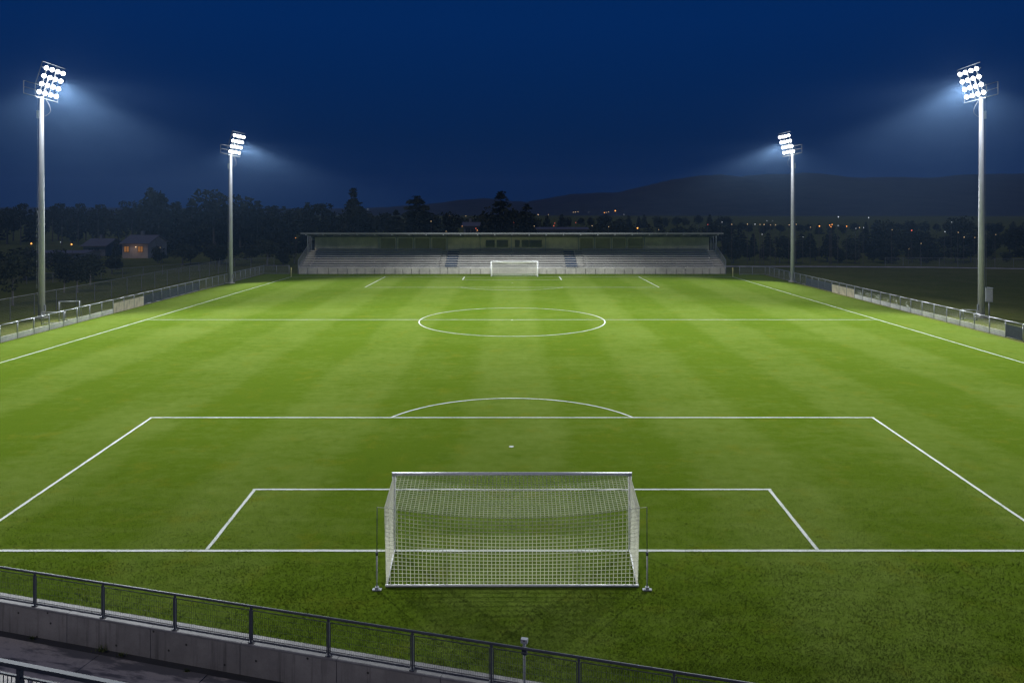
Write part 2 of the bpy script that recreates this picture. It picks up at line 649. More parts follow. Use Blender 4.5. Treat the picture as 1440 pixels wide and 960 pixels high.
strip('goal_area_line', [(-10.18, yg), (10.18, yg)], 0.118, 0.010)
arc_r, arc_c = 7.13, 35.67
a0 = math.acos((yp - arc_c) / arc_r)
strip('penalty_arc', [(arc_r * math.sin(t), arc_c + arc_r * math.cos(t)) for t in np.linspace(-a0, a0, 40)], 0.11, 0.014)
yq = gp(0, 404)[1]
strip('penalty_box_line', [(-20.6, YF), (-20.7, yq)], 0.11)
strip('penalty_box_line', [(20.6, YF), (20.7, yq)], 0.11)
strip('penalty_box_line', [(-20.75, yq), (20.75, yq)], 0.10, 0.010)
strip('goal_area_line', [(-7.7, YF), (-7.7, 114.6)], 0.2)
strip('goal_area_line', [(7.7, YF), (7.7, 114.6)], 0.2)
strip('goal_area_line', [(-7.8, 114.6), (7.8, 114.6)], 0.10, 0.010)
r2, c2 = 9.0, 108.9
a0 = math.acos((c2 - yq) / r2)
strip('penalty_arc', [(r2 * math.sin(t), c2 - r2 * math.cos(t)) for t in np.linspace(-a0, a0, 40)], 0.10, 0.014)


def spot_mark(name, x, y, r):
    poly = [(x + r * math.cos(t) * rng.uniform(.85, 1.1), y + r * math.sin(t) * rng.uniform(.85, 1.1)) for t in np.linspace(0, 2 * math.pi, 14)[:-1]]
    o = flat(name, poly, 0.014, M['line'], pitch)
    return o


spot_mark('penalty_spot', *gp(719, 628), 0.12)
spot_mark('penalty_spot', 0.05, 109.5, 0.12)
spot_mark('centre_spot', 0.0, 73.0, 0.11)

# blades of grass standing on the near part of the field (the only part near enough to show them)
def grass_blades():
    rg = np.random.default_rng(7)
    n = 420000
    u = rg.random(n)
    y = 8.0 + (36.0 - 8.0) * (1 - (1 - u) ** .5)
    x = (rg.random(n) * 2 - 1) * (y * 0.74 + 0.5)
    # keep what lies on the grass side of the wall
    d = (x - WA.x) * WN.x + (y - WA.y) * WN.y
    keep = d < -0.40
    x, y = x[keep], y[keep]
    n = len(x)
    # clumps
    cl = np.sin(x * 2.1 + 3 * np.sin(y * 0.7)) * np.sin(y * 2.7 + 2 * np.sin(x * 0.9))
    hgt = (0.015 + 0.015 * rg.random(n)) * (1 + 0.30 * cl)
    hgt *= np.where(y < 23, 0.95, 0.6)
    az = rg.random(n) * 2 * np.pi
    wid = 0.006 + 0.007 * rg.random(n)
    lean = hgt * (0.9 + 1.3 * rg.random(n))
    la = rg.random(n) * 2 * np.pi
    v = np.zeros((n, 3, 3), np.float32)
    v[:, 0] = np.stack([x - np.cos(az) * wid, y - np.sin(az) * wid, np.zeros(n) + .001], 1)
    v[:, 1] = np.stack([x + np.cos(az) * wid, y + np.sin(az) * wid, np.zeros(n) + .001], 1)
    v[:, 2] = np.stack([x + np.cos(la) * lean, y + np.sin(la) * lean, hgt], 1)
    t = np.arange(n * 3, dtype=np.int32).reshape(n, 3)
    o = link('grass', np_mesh('grass', v.reshape(-1, 3), t, M['blades']))
    tag(o, 'short green grass blades on the near end of the pitch', 'grass', kind='stuff')


grass_blades()

# ------------------------------------------------------------------ retaining wall, its coping and the walkway below it
PATH_Z = -0.55
walk = thing('walkway', None, None)
tag(walk, kind='structure')
flat('path_bed', [wp(T0, -0.1)[:2], wp(T1, -0.1)[:2], wp(T1, 9)[:2], wp(T0, 9)[:2]], PATH_Z - 0.03, M['dark_bed'], walk)  # dark sheet below the slabs, left bare in a strip along the wall
js = [wall_t(143 + 12)]
t_j = [js[0] + 3.25 * k for k in range(-5, 12)]
slab_cache = None
for k, t in enumerate(t_j):
    mb = MB()
    p = [wp(t + .012, .36), wp(t + 3.238, .36), wp(t + 3.238, 3.35), wp(t + .012, 3.35)]
    mb.prism([q[:2] for q in p], PATH_Z - .12, PATH_Z + rng.uniform(0, .008))
    mb.build('paving_slab', M['slab'], walk)
for k, t in enumerate(t_j):
    mb = MB()
    p = [wp(t + .012, 3.374), wp(t + 3.238, 3.374), wp(t + 3.238, 7.0), wp(t + .012, 7.0)]
    mb.prism([q[:2] for q in p], PATH_Z - .12, PATH_Z + rng.uniform(0, .008))
    mb.build('paving_slab', M['slab'], walk)

wall = thing('retaining_wall', 'low concrete retaining wall between the paved walkway and the grass', 'wall', wp(0, 0, PATH_Z), math.atan2(WD.y, WD.x))
# local frame: x along the wall, -y towards the camera
j0 = wall_t(341)
j1 = wall_t(476)
seg = j1 - j0
k = int((T0 - j0) / seg)
t = j0 + k * seg
while t < T1 - 8:
    mb = MB()
    mb.box(t + .008, t + seg - .008, -.10, .16, -.1, .70)
    mb.build('wall_panel', M['wall_conc'], wall)
    mb = MB()
    mb.prism_x([(-.105, .702), (-.105, .732), (-.092, .745), (.165, .745), (.165, .702)], t + .006, t + seg - .006)
    mb.build('coping', M['coping'], wall)
    t += seg
# pale gravel-like strip between the coping and the grass
mb = MB()
mb.box(T0, T1 - 8, .172, .30, .1, .755)
mb.build('mowing_strip', M['gravel'], wall)

# weeds at the foot of the wall
def weed(px, py, s, label):
    x, y = gp(px, py, PATH_Z)
    rg = np.random.default_rng(int(px))
    n = 60
    V, T = [], []
    for i in range(n):
        az = rg.random() * 6.28
        L = s * (0.5 + rg.random())
        bx, by = rg.normal(0, s * .5), rg.normal(0, s * .2)
        w = .012
        V += [(bx - w * math.sin(az), by + w * math.cos(az), 0), (bx + w * math.sin(az), by - w * math.cos(az), 0),
              (bx + math.cos(az) * L * .5, by + math.sin(az) * L * .5, L * (.4 + .6 * rg.random()))]
        T.append((3 * i, 3 * i + 1, 3 * i + 2))
    o = link('weed', np_mesh('weed', V, T, M['weed']), None, (x, y, PATH_Z + .008))
    tag(o, label, 'weed', 'weeds along the foot of the wall')


weed(143, 915, .14, 'largest green weed tuft at the wall foot, over the paving joint')
weed(171, 922, .10, 'small weed tuft at the wall foot, beside the largest weed')
weed(45, 898, .07, 'tiny weed at the wall foot, at the far left')
weed(262, 944, .07, 'tiny dark weed at the wall foot, farthest right of the weeds')

# fence on the retaining wall
FZ = 0.205
wf = thing('wall_fence', 'dark grey steel mesh fence standing on the low concrete wall', 'fence', wp(0, 0, 0), math.atan2(WD.y, WD.x))
post_px = [49, 145, 246, 353, 462, 580, 691, 814, 948]
pt = [wall_t(p) for p in post_px]
gap = (pt[-1] - pt[0]) / (len(pt) - 1)
pt = [pt[0] - gap * k for k in range(5, 0, -1)] + pt + [pt[-1] + gap * k for k in range(1, 6)]
mb = MB()
mb.tube((pt[0], 0, 1.10), (pt[-1], 0, 1.10), .030, n=10)
mb.build('top_rail', M['dark_steel'], wf, True)
post_mb = MB()
post_mb.box(-.022, .022, -.022, .022, FZ, 1.075)
post_mb.box(-.06, .06, -.06, .06, FZ - .004, FZ + .012)
post_mb.box(-.035, .035, -.008, .008, 1.02, 1.06)
post_mesh = post_mb.mesh('post', M['dark_steel'])
for t in pt:
    link('post', post_mesh, wf, (t, 0, 0))
for t0, t1 in zip(pt[:-1], pt[1:]):
    L = t1 - t0
    fr = MB()
    x0, x1 = .05, L - .05
    for z in (FZ + .06, 1.0):
        fr.tube((x0, 0, z), (x1, 0, z), .011, n=6)
    for x in (x0, x1):
        fr.tube((x, 0, FZ + .06), (x, 0, 1.0), .012, n=6)
    fr.box(x0, x1, -.014, .014, FZ + .030, FZ + .058)
    fo = fr.build('panel_frame', M['dark_steel'], wf)
    fo.location = (t0, 0, 0)
    w = MB()
    nx = int((x1 - x0) / .055)
    for i in range(1, nx):
        x = x0 + (x1 - x0) * i / nx
        w.tube((x, 0, FZ + .06), (x, 0, 1.0), .0032, n=3, caps=False)
    for i in range(1, 5):
        z = FZ + .06 + (.94 - FZ) * i / 5
        w.tube((x0, .004, z), (x1, .004, z), .0032, n=3, caps=False)
    wo_ = w.build('wire_mesh', M['wire'], fo)
    wo_['kind'] = 'stuff'

# small junction box on a post just inside the fence
x, y = wp(wall_t(736), -.10)[:2]
jb = thing('junction_post', 'thin grey post with a small box on top just behind the wall fence', 'post', (x, y, 0), math.atan2(WD.y, WD.x))
MB().tube((0, 0, 0), (0, 0, 1.10), .028, n=10).build('pole', M['galv_box'], jb, True)
mb = MB()
mb.box(-.075, .075, -.05, .05, 1.18, 1.27)
mb.box(-.03, .03, -.03, .03, 1.10, 1.18)
mb.build('box', M['galv_box'], jb)
MB().tube((.0, -.052, 1.24), (.0, -.046, 1.24), .02, n=10).build('knob', M['dark_steel'], jb)
MB().box(-.06, .06, -.045, .045, .92, 1.06).build('clamp', M['dark_steel'], jb)

# railing on the near edge of the walkway
rr = thing('walkway_railing', 'dark navy steel railing with bars on the near edge of the paved walkway', 'railing', wp(0, 0, 0), math.atan2(WD.y, WD.x))
xr, yr = gp(0, 927, .75)
p0 = Vector((xr, yr, 0))
off = (p0 - WA).dot(WN)
tr = (p0 - WA).dot(WD)
s = (28 - 720.0) / F
# place of the first post along the railing line
q = WA + WN * off
tp = (s * q.y - q.x) / (WD.x - s * WD.y)
MB().box(tr - 9, tr + 12, -off - .055, -off + .055, .655, .75).build('top_rail', M['navy_steel'], rr)
posts = [tp + 2.35 * k for k in range(-3, 5)]
pm = MB()
pm.box(-.05, .05, -.052, .052, PATH_Z, .66)
pm.box(-.09, .09, -.09, .09, PATH_Z, PATH_Z + .02)
pmesh = pm.mesh('post', M['navy_steel'])
for t in posts:
    link('post', pmesh, rr, (t, -off, 0))
mr = MB()
for t0, t1 in zip(posts[:-1], posts[1:]):
    mr.box(t0 + .052, t1 - .052, -off - .02, -off + .02, .43, .475)
    mr.box(t0 + .052, t1 - .052, -off - .02, -off + .02, PATH_Z + .1, PATH_Z + .14)
mo = mr.build('lower_rail', M['navy_steel'], rr)
bar = MB().tube((0, 0, PATH_Z + .14), (0, 0, .43), .010, n=6).mesh('bar', M['navy_steel'])
for t0, t1 in zip(posts[:-1], posts[1:]):
    for i in range(1, 20):
        x = t0 + (t1 - t0) * i / 20
        if tr - 1.5 < x < tr + 4:
            link('bar', bar, rr, (x, -off, 0))

# ================================================================== GOALS
def make_goal(loc, label, rz=0.0):
    g = thing('football_goal', label, 'goal', loc, rz, 'football goals')
    W, Hh, D = 3.80, 2.47, 2.24
    for s in (-1, 1):
        MB().tube((s * W, 0, 0), (s * W, 0, Hh - .055), .058, n=12).build('post', M['white'], g, True)
    MB().tube((-W - .058, 0, Hh), (W + .058, 0, Hh), .058, n=12).build('crossbar', M['white'], g, True)
    for s in (-1, 1):
        MB().tube((s * W, -.05, .035), (s * 3.66, -D, .035), .034, n=8).build('side_bar', M['white'], g, True)
    MB().tube((-3.69, -D - .03, .036), (3.69, -D - .03, .036), .036, n=8).build('ground_bar', M['white'], g, True)
    # net: roof panel, back panel and two sides of square mesh
    E = []

    def grid(fn, nu, nv, skip_u=(), skip_v=()):
        P = [[Vector(fn(i / nu, j / nv)) for j in range(nv + 1)] for i in range(nu + 1)]
        for i in range(nu + 1):
            for j in range(nv + 1):
                if i < nu and j not in skip_v:
                    E.append((P[i][j], P[i + 1][j]))
                if j < nv and i not in skip_u:
                    E.append((P[i][j], P[i][j + 1]))

    def top(u):                                   # the sagging upper back edge
        q = 1 - (2 * u - 1) ** 2
        return Vector((-3.72 + 7.44 * u, -D + .10 * q, 2.29 - .34 * q))

    def roof(u, v):
        a = Vector((-W + 2 * W * u, -.03, Hh - .02))
        p = a.lerp(top(u), v)
        p.z -= .05 * math.sin(math.pi * v) * (1 - (2 * u - 1) ** 4)
        return p

    def back(u, v):
        p = top(u).lerp(Vector((-3.66 + 7.32 * u, -D - .02, .05)), v)
        p.y -= .05 * math.sin(math.pi * v) * (1 - (2 * u - 1) ** 4)
        return p

    def side(s):
        def fn(u, v):
            t_ = Vector((s * W, -.03, Hh - .02)).lerp(Vector((s * 3.72, -D, 2.29)), u)
            b_ = Vector((s * W, -.03, .05)).lerp(Vector((s * 3.66, -D, .05)), u)
            p = t_.lerp(b_, v)
            p.x += s * .05 * math.sin(math.pi * v) * math.sin(math.pi * u)
            return p
        return fn
    grid(roof, 62, 19)
    grid(back, 62, 19, skip_v=(0,))
    grid(side(-1), 19, 20, skip_v=(0,), skip_u=(19,))
    grid(side(1), 19, 20, skip_v=(0,), skip_u=(19,))
    V, Q = [], []
    for p, q in E:
        d = (q - p).normalized()
        a_ = Vector((0, 0, 1)) if abs(d.z) < .8 else Vector((1, 0, 0))
        u = d.cross(a_).normalized() * .0084
        w = d.cross(u).normalized() * .0084
        b0 = len(V)
        for r_ in (p, q):
            V += [r_ + u, r_ + w, r_ - u, r_ - w]
        Q += [(b0 + k, b0 + (k + 1) % 4, b0 + 4 + (k + 1) % 4, b0 + 4 + k) for k in range(4)]
    n = link('net', np_mesh('net', [tuple(v) for v in V], Q, M['string'], 4), g)
    n['kind'] = 'stuff'
    rope = MB()
    pts = [top(i / 24) for i in range(25)]
    rope.path(pts, .010, 5)
    rope.build('net_rope', M['string'], g)
    return g


goal = make_goal((0, YN, 0), 'white football goal with sagging net at the near end of the pitch')
far_goal = copy_tree(goal)
far_goal.location = (0.4, YF, 0)
far_goal.rotation_euler = (0, 0, math.pi)
far_goal['label'] = 'small distant white football goal in front of the spectator stand'

# free-standing poles that hold the net out
def net_pole(px, s, label):
    x, y = gp(px, 829)
    z_top = at(px, 713, y)[1]
    p = thing('net_pole', label, 'pole', (x, y, 0), 0, 'net support poles')
    MB().tube((0, 0, .02), (0, 0, 1.05), .021, n=8).build('lower_tube', M['pole'], p, True)
    MB().tube((0, 0, 1.05), (0, .04, z_top), .011, n=8).build('upper_tube', M['dark_steel'], p, True)
    mb = MB()
    mb.box(-.13, .13, -.06, .06, 0, .025)
    mb.box(-.05, .05, -.05, .05, .025, .09)
    mb.build('base_plate', M['galv_box'], p)
    MB().tube((0, 0, 1.0), (0, 0, 1.09), .036, n=8).build('collar', M['dark_steel'], p, True)
    corner = Vector((-s * 3.72, YN - 2.24, 2.29)) - Vector((x, y, 0))
    MB().tube((0, .04, z_top - .01), corner, .006, n=5).build('cord', M['string'], p)


net_pole(530, 1, 'thin steel pole holding the net, left of the near goal')
net_pole(910, -1, 'thin steel pole holding the net, right of the near goal')

# corner flags at the far corners
def corner_flag(x, label):
    c = thing('corner_flag', label, 'corner flag', (x, YF, 0), 0, 'corner flags')
    MB().tube((0, 0, 0), (0, 0, 1.5), .055, .05, n=8).build('flag_pole', M['flag_pole'], c, True)
    s = -1 if x > 0 else 1
    mb = MB()
    mb.add([(0, .0, 1.48), (s * .1, .02, 1.44), (s * .12, .015, 1.18), (0, .0, 1.12), (0, .012, 1.48), (s * .1, .032, 1.44), (s * .12, .027, 1.18), (0, .012, 1.12)],
           [(0, 1, 2, 3), (7, 6, 5, 4), (0, 1, 5, 4), (1, 2, 6, 5), (2, 3, 7, 6)])
    mb.build('flag', M['flag'], c)


corner_flag(-35.95, 'yellow corner flag pole beside the left end of the stand')
corner_flag(35.95, 'yellow corner flag pole beside the right end of the stand')

# ================================================================== FLOODLIGHT MASTS
GLOW_MIST = []


def mast(px, py_base, py_head, yaw, aim, power, glow_mist_r, label):
    x, yy = gp(px, py_base)
    hz = at(px, py_head, yy)[1]
    m = thing('floodlight_mast', label, 'floodlight', (x, yy, 0), yaw, 'floodlight masts round the pitch')
    tilt = R(16)
    n = Vector((math.cos(tilt), 0, -math.sin(tilt)))
    u = Vector((math.sin(tilt), 0, math.cos(tilt)))
    r = Vector((0, 1, 0))
    c = Vector((.95, 0, hz))
    top = hz - 1.45
    pl = MB()
    pl.tube((0, 0, 0), (0, 0, top), .31, .185, n=20)
    pl.build('pole', M['pole'], m, True)
    fl = MB()
    fl.tube((0, 0, -.1), (0, 0, .06), .62, n=20)
    fl.tube((0, 0, .06), (0, 0, .12), .46, n=20)
    fl.build('base_flange', M['stand_conc'], m)
    dr = MB()
    dr.box(.30, .375, -.12, .12, .7, 1.3)
    dr.build('access_door', M['fence_steel'], m)
    # head: uprights, cross-arms, lamps
    fr = MB()
    for s in (-.85, .85):
        fr.tube(c + r * s - u * 1.75 - n * .35, c + r * s + u * 1.6 - n * .35, .05, n=6)
    fr.tube((0, 0, top - .6), c - n * .40 - u * 1.2, .09, n=8)
    fr.tube((0, 0, top - .1), c - n * .40 + u * .4, .07, n=8)
    fr.build('head_frame', M['dim_steel'], m)
    for i in range(4):
        p = c + u * (1.5 - i) * .82 - n * .28
        MB().tube(p - r * 1.8, p + r * 1.8, .045, n=6).build('crossarm', M['dim_steel'], m)
    swing = R(-34) if x < 0 else R(34)      # each lamp is swung towards the near half of the pitch
    housing = MB()
    housing.tube(n * -.22, n * .0, .12, .225, n=16)
    housing.tube(n * -.34, n * -.22, .10, .12, n=12)
    rim = MB()
    rim.tube(n * .0, n * .035, .225, .235, n=16, caps=False)
    lens = MB()
    lens.tube(n * .006, n * .022, .205, .205, n=16)
    hm, lm, rm = housing.mesh('floodlight', M['dim_steel']), lens.mesh('lens', M['lens']), rim.mesh('rim', M['dim_steel'])
    for i in range(4):
        for j in range(4):
            p = c + u * ((1.5 - i) * .82) + r * ((j - 1.5) * 1.02)
            f = link('floodlight', hm, m, p)
            f.rotation_euler = (0, 0, swing)
            link('lens', lm, f)
            link('rim', rm, f)
    # service basket behind and below the lamps
    cg = MB()
    B0 = c - u * 1.78
    A1, A2 = B0 - r * 2.1 + n * .1, B0 + r * 1.9 + n * .1
    cg.path([A1, A2], .055, 6)
    K1, K2 = B0 - r * 2.1 - n * 1.05, B0 + r * 1.9 - n * 1.05
    cg.path([A1, K1, K2, A2], .04, 6)
    for s in (-2.1, 1.9):
        for d in (.1, -1.05):
            q = B0 + r * s + n * d
            cg.tube(q, q + Vector((0, 0, 1.25)), .032, n=6)
    for hh in (.65, 1.25):
        z = Vector((0, 0, hh))
        cg.path([A1 + z, K1 + z, K2 + z, A2 + z], .028, 6)
    cg.build('service_basket', M['dim_steel'], m)
    fr2 = MB()
    fr2.path([A1 + Vector((0, 0, 1.25)), c + u * 1.75 - r * 2.1 - n * .2, c + u * 1.75 + r * 2.1 - n * .2], .026, 6)
    fr2.build('guard_rail', M['dim_steel'], m)
    cb = MB()
    pts = []
    for t_ in np.linspace(0, 1, 9):
        a_ = c - u * 1.75 + r * .2 - n * .2
        b_ = Vector((.24, 0, top - 2.0))
        p = a_.lerp(b_, t_)
        p += Vector((.55, 0, -.3)) * math.sin(math.pi * t_)
        pts.append(p)
    cb.path(pts, .022, 5)
    cb.build('cable', M['fence_steel'], m)
    MB().box(-.42, -.25, -.14, .14, top - 2.2, top - 1.4).build('junction_box', M['galv_box'], m)
    ld = MB()
    ld.tube((-.42, .12, 3.0), (-.30, .12, top), .016, n=5)
    ld.tube((-.42, -.12, 3.0), (-.30, -.12, top), .016, n=5)
    ld.build('ladder_rails', M['fence_steel'], m)
    # the light that the lamps throw: cut off above, strongest for the far side of the pitch
    ld_ = bpy.data.lights.new('flood_light', 'POINT')
    ld_.energy = FLOOD_POWER * power
    ld_.shadow_soft_size = 0.9
    ld_.color = (0.95, 0.98, 1.0)
    ld_.use_nodes = True
    nt = ld_.node_tree
    nt.nodes.clear()
    k = NT(nt)
    out = k.n('ShaderNodeOutputLight')
    e = k.n('ShaderNodeEmission')
    inc = k.n('ShaderNodeNewGeometry').outputs['Incoming']
    sp = k.n('ShaderNodeSeparateXYZ')
    k.set(sp.inputs[0], inc)
    s = k.math('MULTIPLY', sp.outputs[2], -1.0)
    prof = k.math('MULTIPLY', k.math('POWER', k.math('MAXIMUM', s, .26), -2.2), .42)
    hl = k.math('SQRT', k.math('ADD', k.math('MULTIPLY', sp.outputs[0], sp.outputs[0]), k.math('MULTIPLY', sp.outputs[1], sp.outputs[1])))
    # the lamps that throw straight across are tilted lower than those that throw along the pitch
    acr = k.math('DIVIDE', k.math('ABSOLUTE', sp.outputs[0]), k.math('MAXIMUM', hl, .05))
    c0 = k.smooth(acr, .60, .96, math.sin(R(12.5 if power > .9 else 8)), math.sin(R(16 if power > .9 else 10)))
    tt = k.math('DIVIDE', k.math('SUBTRACT', s, c0), k.smooth(acr, .60, .96, .22, .32), clamp=True)
    cut = k.math('MULTIPLY', k.math('MULTIPLY', tt, tt), k.math('SUBTRACT', 3.0, k.math('MULTIPLY', tt, 2.0)))
    # spill above the cut-off: reaches the opposite masts
    cut = k.math('MAXIMUM', cut, k.smooth(s, -.10, .10, 0.0, .05))
    dot = k.math('ADD', k.math('MULTIPLY', sp.outputs[0], math.cos(aim)), k.math('MULTIPLY', sp.outputs[1], math.sin(aim)))
    azf = k.smooth(k.math('DIVIDE', dot, k.math('MAXIMUM', hl, .05)), .12, .85)
    st = k.math('ADD', k.math('MULTIPLY', k.math('MULTIPLY', cut, prof), azf), 0.022)   # and a little stray light all round
    k.set(e.inputs['Strength'], st)
    k.set(e.inputs['Color'], (0.95, 0.98, 1.0, 1.0))
    nt.links.new(e.outputs[0], out.inputs[0])
    lo = bpy.data.objects.new('flood_light', ld_)
    col.objects.link(lo)
    lo.parent = m
    lo.location = c + n * 1.0
    GLOW_MIST.append((m, c + n * 1.0, glow_mist_r, power))
    return m


yawN, yawF = R(4), R(-4)
aimN, aimF = R(-34), R(-38)
mast(58.5, 447, 116, yawN, aimN, 1.0, 24.0, 'tall floodlight mast on the left near the front, beside the small training goals')
mast(324.5, 398, 203, yawF, aimF, 0.72, 17.0, 'smaller-looking far floodlight mast on the left, near the left end of the stand')
mast(1380, 446, 117, math.pi - yawN, math.pi - aimN, 1.0, 24.0, 'tall floodlight mast on the right near the front, beside the grey cabinet')
mast(1114.5, 396, 203, math.pi - yawF, math.pi - aimF, 0.72, 17.0, 'smaller-looking far floodlight mast on the right, near the right end of the stand')

# ================================================================== PERIMETER FENCES
def mesh_panel(L, h0, h1, pitch_, r, mat, name='mesh_panel'):
    mb = MB()
    n = int(L / pitch_)
    for i in range(1, n):
        x = L * i / n
        mb.tube((x, 0, h0), (x, 0, h1), r, n=3, caps=False)
    m_ = int((h1 - h0) / pitch_)
    for i in range(0, m_ + 1):
        z = h0 + (h1 - h0) * i / max(m_, 1)
        mb.tube((0, 0, z), (L, 0, z), r, n=3, caps=False)
    return mb.mesh(name, mat)


BAY = 2.15
FH = 1.42
fence_post = MB().tube((0, 0, -.1), (0, 0, FH), .045, n=8).mesh('post', M['fence_steel'], True)
fence_rail = MB().tube((0, 0, FH), (BAY, 0, FH), .036, n=8).mesh('top_rail', M['fence_steel'], True)
fence_low = MB().tube((0, 0, .06), (BAY, 0, .06), .025, n=6).mesh('bottom_rail', M['fence_steel'], True)
fence_net = mesh_panel(BAY, .1, FH - .03, .11, .0045, M['chain'])
fence_kick = MB().box(.05, BAY - .05, -.03, .03, -.02, .46).mesh('kickboard', M['board_pale'])
fence_cream = MB().box(.05, BAY - .05, -.035, .025, -.02, 1.02).mesh('cream_board', M['board_cream'])
fence_dark = MB().box(.04, BAY - .04, .03, .045, .08, 1.12).mesh('windbreak', M['board_dark'])
for me in (fence_net,):
    pass


def side_fence(x, y_start, nb, rz, style, label):
    f = thing('perimeter_fence', label, 'fence', (x, y_start, 0), rz, 'perimeter fences')
    for k in range(nb + 1):
        link('post', fence_post, f, (k * BAY, 0, 0))
    for k in range(nb):
        for me, nm in ((fence_rail, 'top_rail'), (fence_low, 'bottom_rail'), (fence_net, 'mesh_panel')):
            o = link(nm, me, f, (k * BAY, 0, 0))
            if nm == 'mesh_panel':
                o['kind'] = 'stuff'
        s = style(k)
        if s == 'kick':
            link('kickboard', fence_kick, f, (k * BAY, 0, 0))
        elif s == 'cream':
            o = link('cream_board', fence_cream, f, (k * BAY, 0, 0))
        elif s == 'dark':
            link('windbreak', fence_dark, f, (k * BAY, 0, 0))
    return f


# left: from y 62.8 - 7 bays up to the corner at about 125
yl = 62.8 - 7 * BAY
def style_l(k):
    y = yl + k * BAY
    if y < 77.4: return 'kick'
    if y < 82.2: return 'cream'
    if y < 99: return 'dark'
    return ''
side_fence(-42.2, yl, 36, R(90), style_l, 'grey mesh fence with pale kickboards along the left touchline')
yr_ = 61.2 - 6 * BAY
def style_r(k):
    y = yr_ + k * BAY
    if y < 61: return ''
    if y < 63.2: return 'dark'
    if y < 91.2: return 'kick'
    if y < 97.6: return 'cream'
    if y < 106: return 'dark'
    return ''
side_fence(42.5, yr_, 35, R(90), style_r, 'grey mesh fence with pale kickboards along the right touchline')
side_fence(-42.2, yl + 36 * BAY, 2, 0, lambda k: '', 'short return of mesh fence joining the left end of the stand')
side_fence(38.2, yr_ + 35 * BAY, 2, 0, lambda k: '', 'short return of mesh fence joining the right end of the stand')

# ================================================================== STAND
st = thing('spectator_stand', 'long low covered stand with grey bench rows behind the far goal', 'stand', (0, 125.1, 0))
SX = 36.3
ROWS, TREAD, RISE, WALLH = 8, .82, .35, 1.03
depth = .5 + ROWS * TREAD
# front wall of separate panels
xs = [-SX]
rgp = random.Random(11)
while xs[-1] < SX - 2.2:
    xs.append(xs[-1] + rgp.uniform(1.25, 1.95))
xs.append(SX)
for x0, x1 in zip(xs[:-1], xs[1:]):
    MB().box(x0 + .05, x1 - .05, 0 + rgp.uniform(0, .012), .16, -.1, WALLH - rgp.uniform(0, .02)).build('wall_panel', M['stand_conc'], st)
# sloped concrete terrace
prof = [(.165, -.1), (.165, WALLH - .25)]
for k in range(ROWS):
    y0 = .5 + k * TREAD
    prof += [(y0, prof[-1][1]), (y0, WALLH - .25 + (k + 1) * RISE)]
prof += [(depth, prof[-1][1]), (depth, -.1)]
MB().prism_x(prof, -SX + .02, SX - .02).build('terrace', M['terrace'], st)
# front handrail on the wall
fr = MB()
fr.tube((-SX, .10, WALLH + .20), (SX, .10, WALLH + .20), .030, n=6)
fro = fr.build('front_rail', M['fence_steel'], st)
stub = MB().tube((0, .10, WALLH - .02), (0, .10, WALLH + .20), .025, n=6).mesh('rail_post', M['fence_steel'])
x = -SX + .4
while x < SX:
    link('rail_post', stub, fro, (x, 0, 0))
    x += 2.6
# benches, one per row and section
sections = [(-34.6, -12.45), (-9.40, -.10), (.10, 9.2), (12.5, 34.6)]
for (x0, x1) in sections:
    me = MB()
    me.box(x0, x1, -.20, .18, .0, .06)
    me.box(x0, x1, -.20, -.17, -.10, .0)
    mesh_ = me.mesh('bench', M['bench'])
    legs = MB()
    n = max(2, int((x1 - x0) / 2.2))
    for i in range(n + 1):
        xx = x0 + .15 + (x1 - x0 - .3) * i / n
        legs.box(xx - .03, xx + .03, -.14, .14, -.27, -.001)
    lmesh = legs.mesh('bench_supports', M['fence_steel'])
    for k in range(ROWS):
        y = .5 + k * TREAD + .55
        z = WALLH - .25 + (k + 1) * RISE + .28
        b_ = link('bench', mesh_, st, (0, y, z))
# aisles: blue stair flights with a rail gate, concrete steps beside them and at both ends
def flight(name, x0, x1, mat, lean=0.0):
    mb = MB()
    for k in range(ROWS * 2):
        y0 = .34 + k * TREAD / 2
        z1 = WALLH - .25 + (k + 1) * RISE / 2 + .06
        mb.box(x0 + lean * k, x1 + lean * k, y0, y0 + TREAD / 2 - .002, z1 - .3, z1)
    return mb.build(name, mat, st)


flight('blue_stairs', -11.5, -9.45, M['aisle'], .012)
flight('blue_stairs', 9.25, 11.2, M['aisle'], -.012)
flight('steps', -12.4, -11.55, M['stair'])
flight('steps', 11.25, 12.45, M['stair'])
flight('steps', -36.1, -34.7, M['stair'])
flight('steps', 34.7, 36.1, M['stair'])
for cx in (-10.4, 10.3):
    g = MB()
    for z in (.18, .5, .85):
        g.tube((cx - .95, .22, WALLH + z - .15), (cx + .95, .22, WALLH + z - .15), .022, n=6)
    for i in range(7):
        xx = cx - .9 + .3 * i
        g.tube((xx, .22, WALLH - .1), (xx, .22, WALLH + .7), .016, n=5)
    g.build('stair_gate', M['aisle'], st)
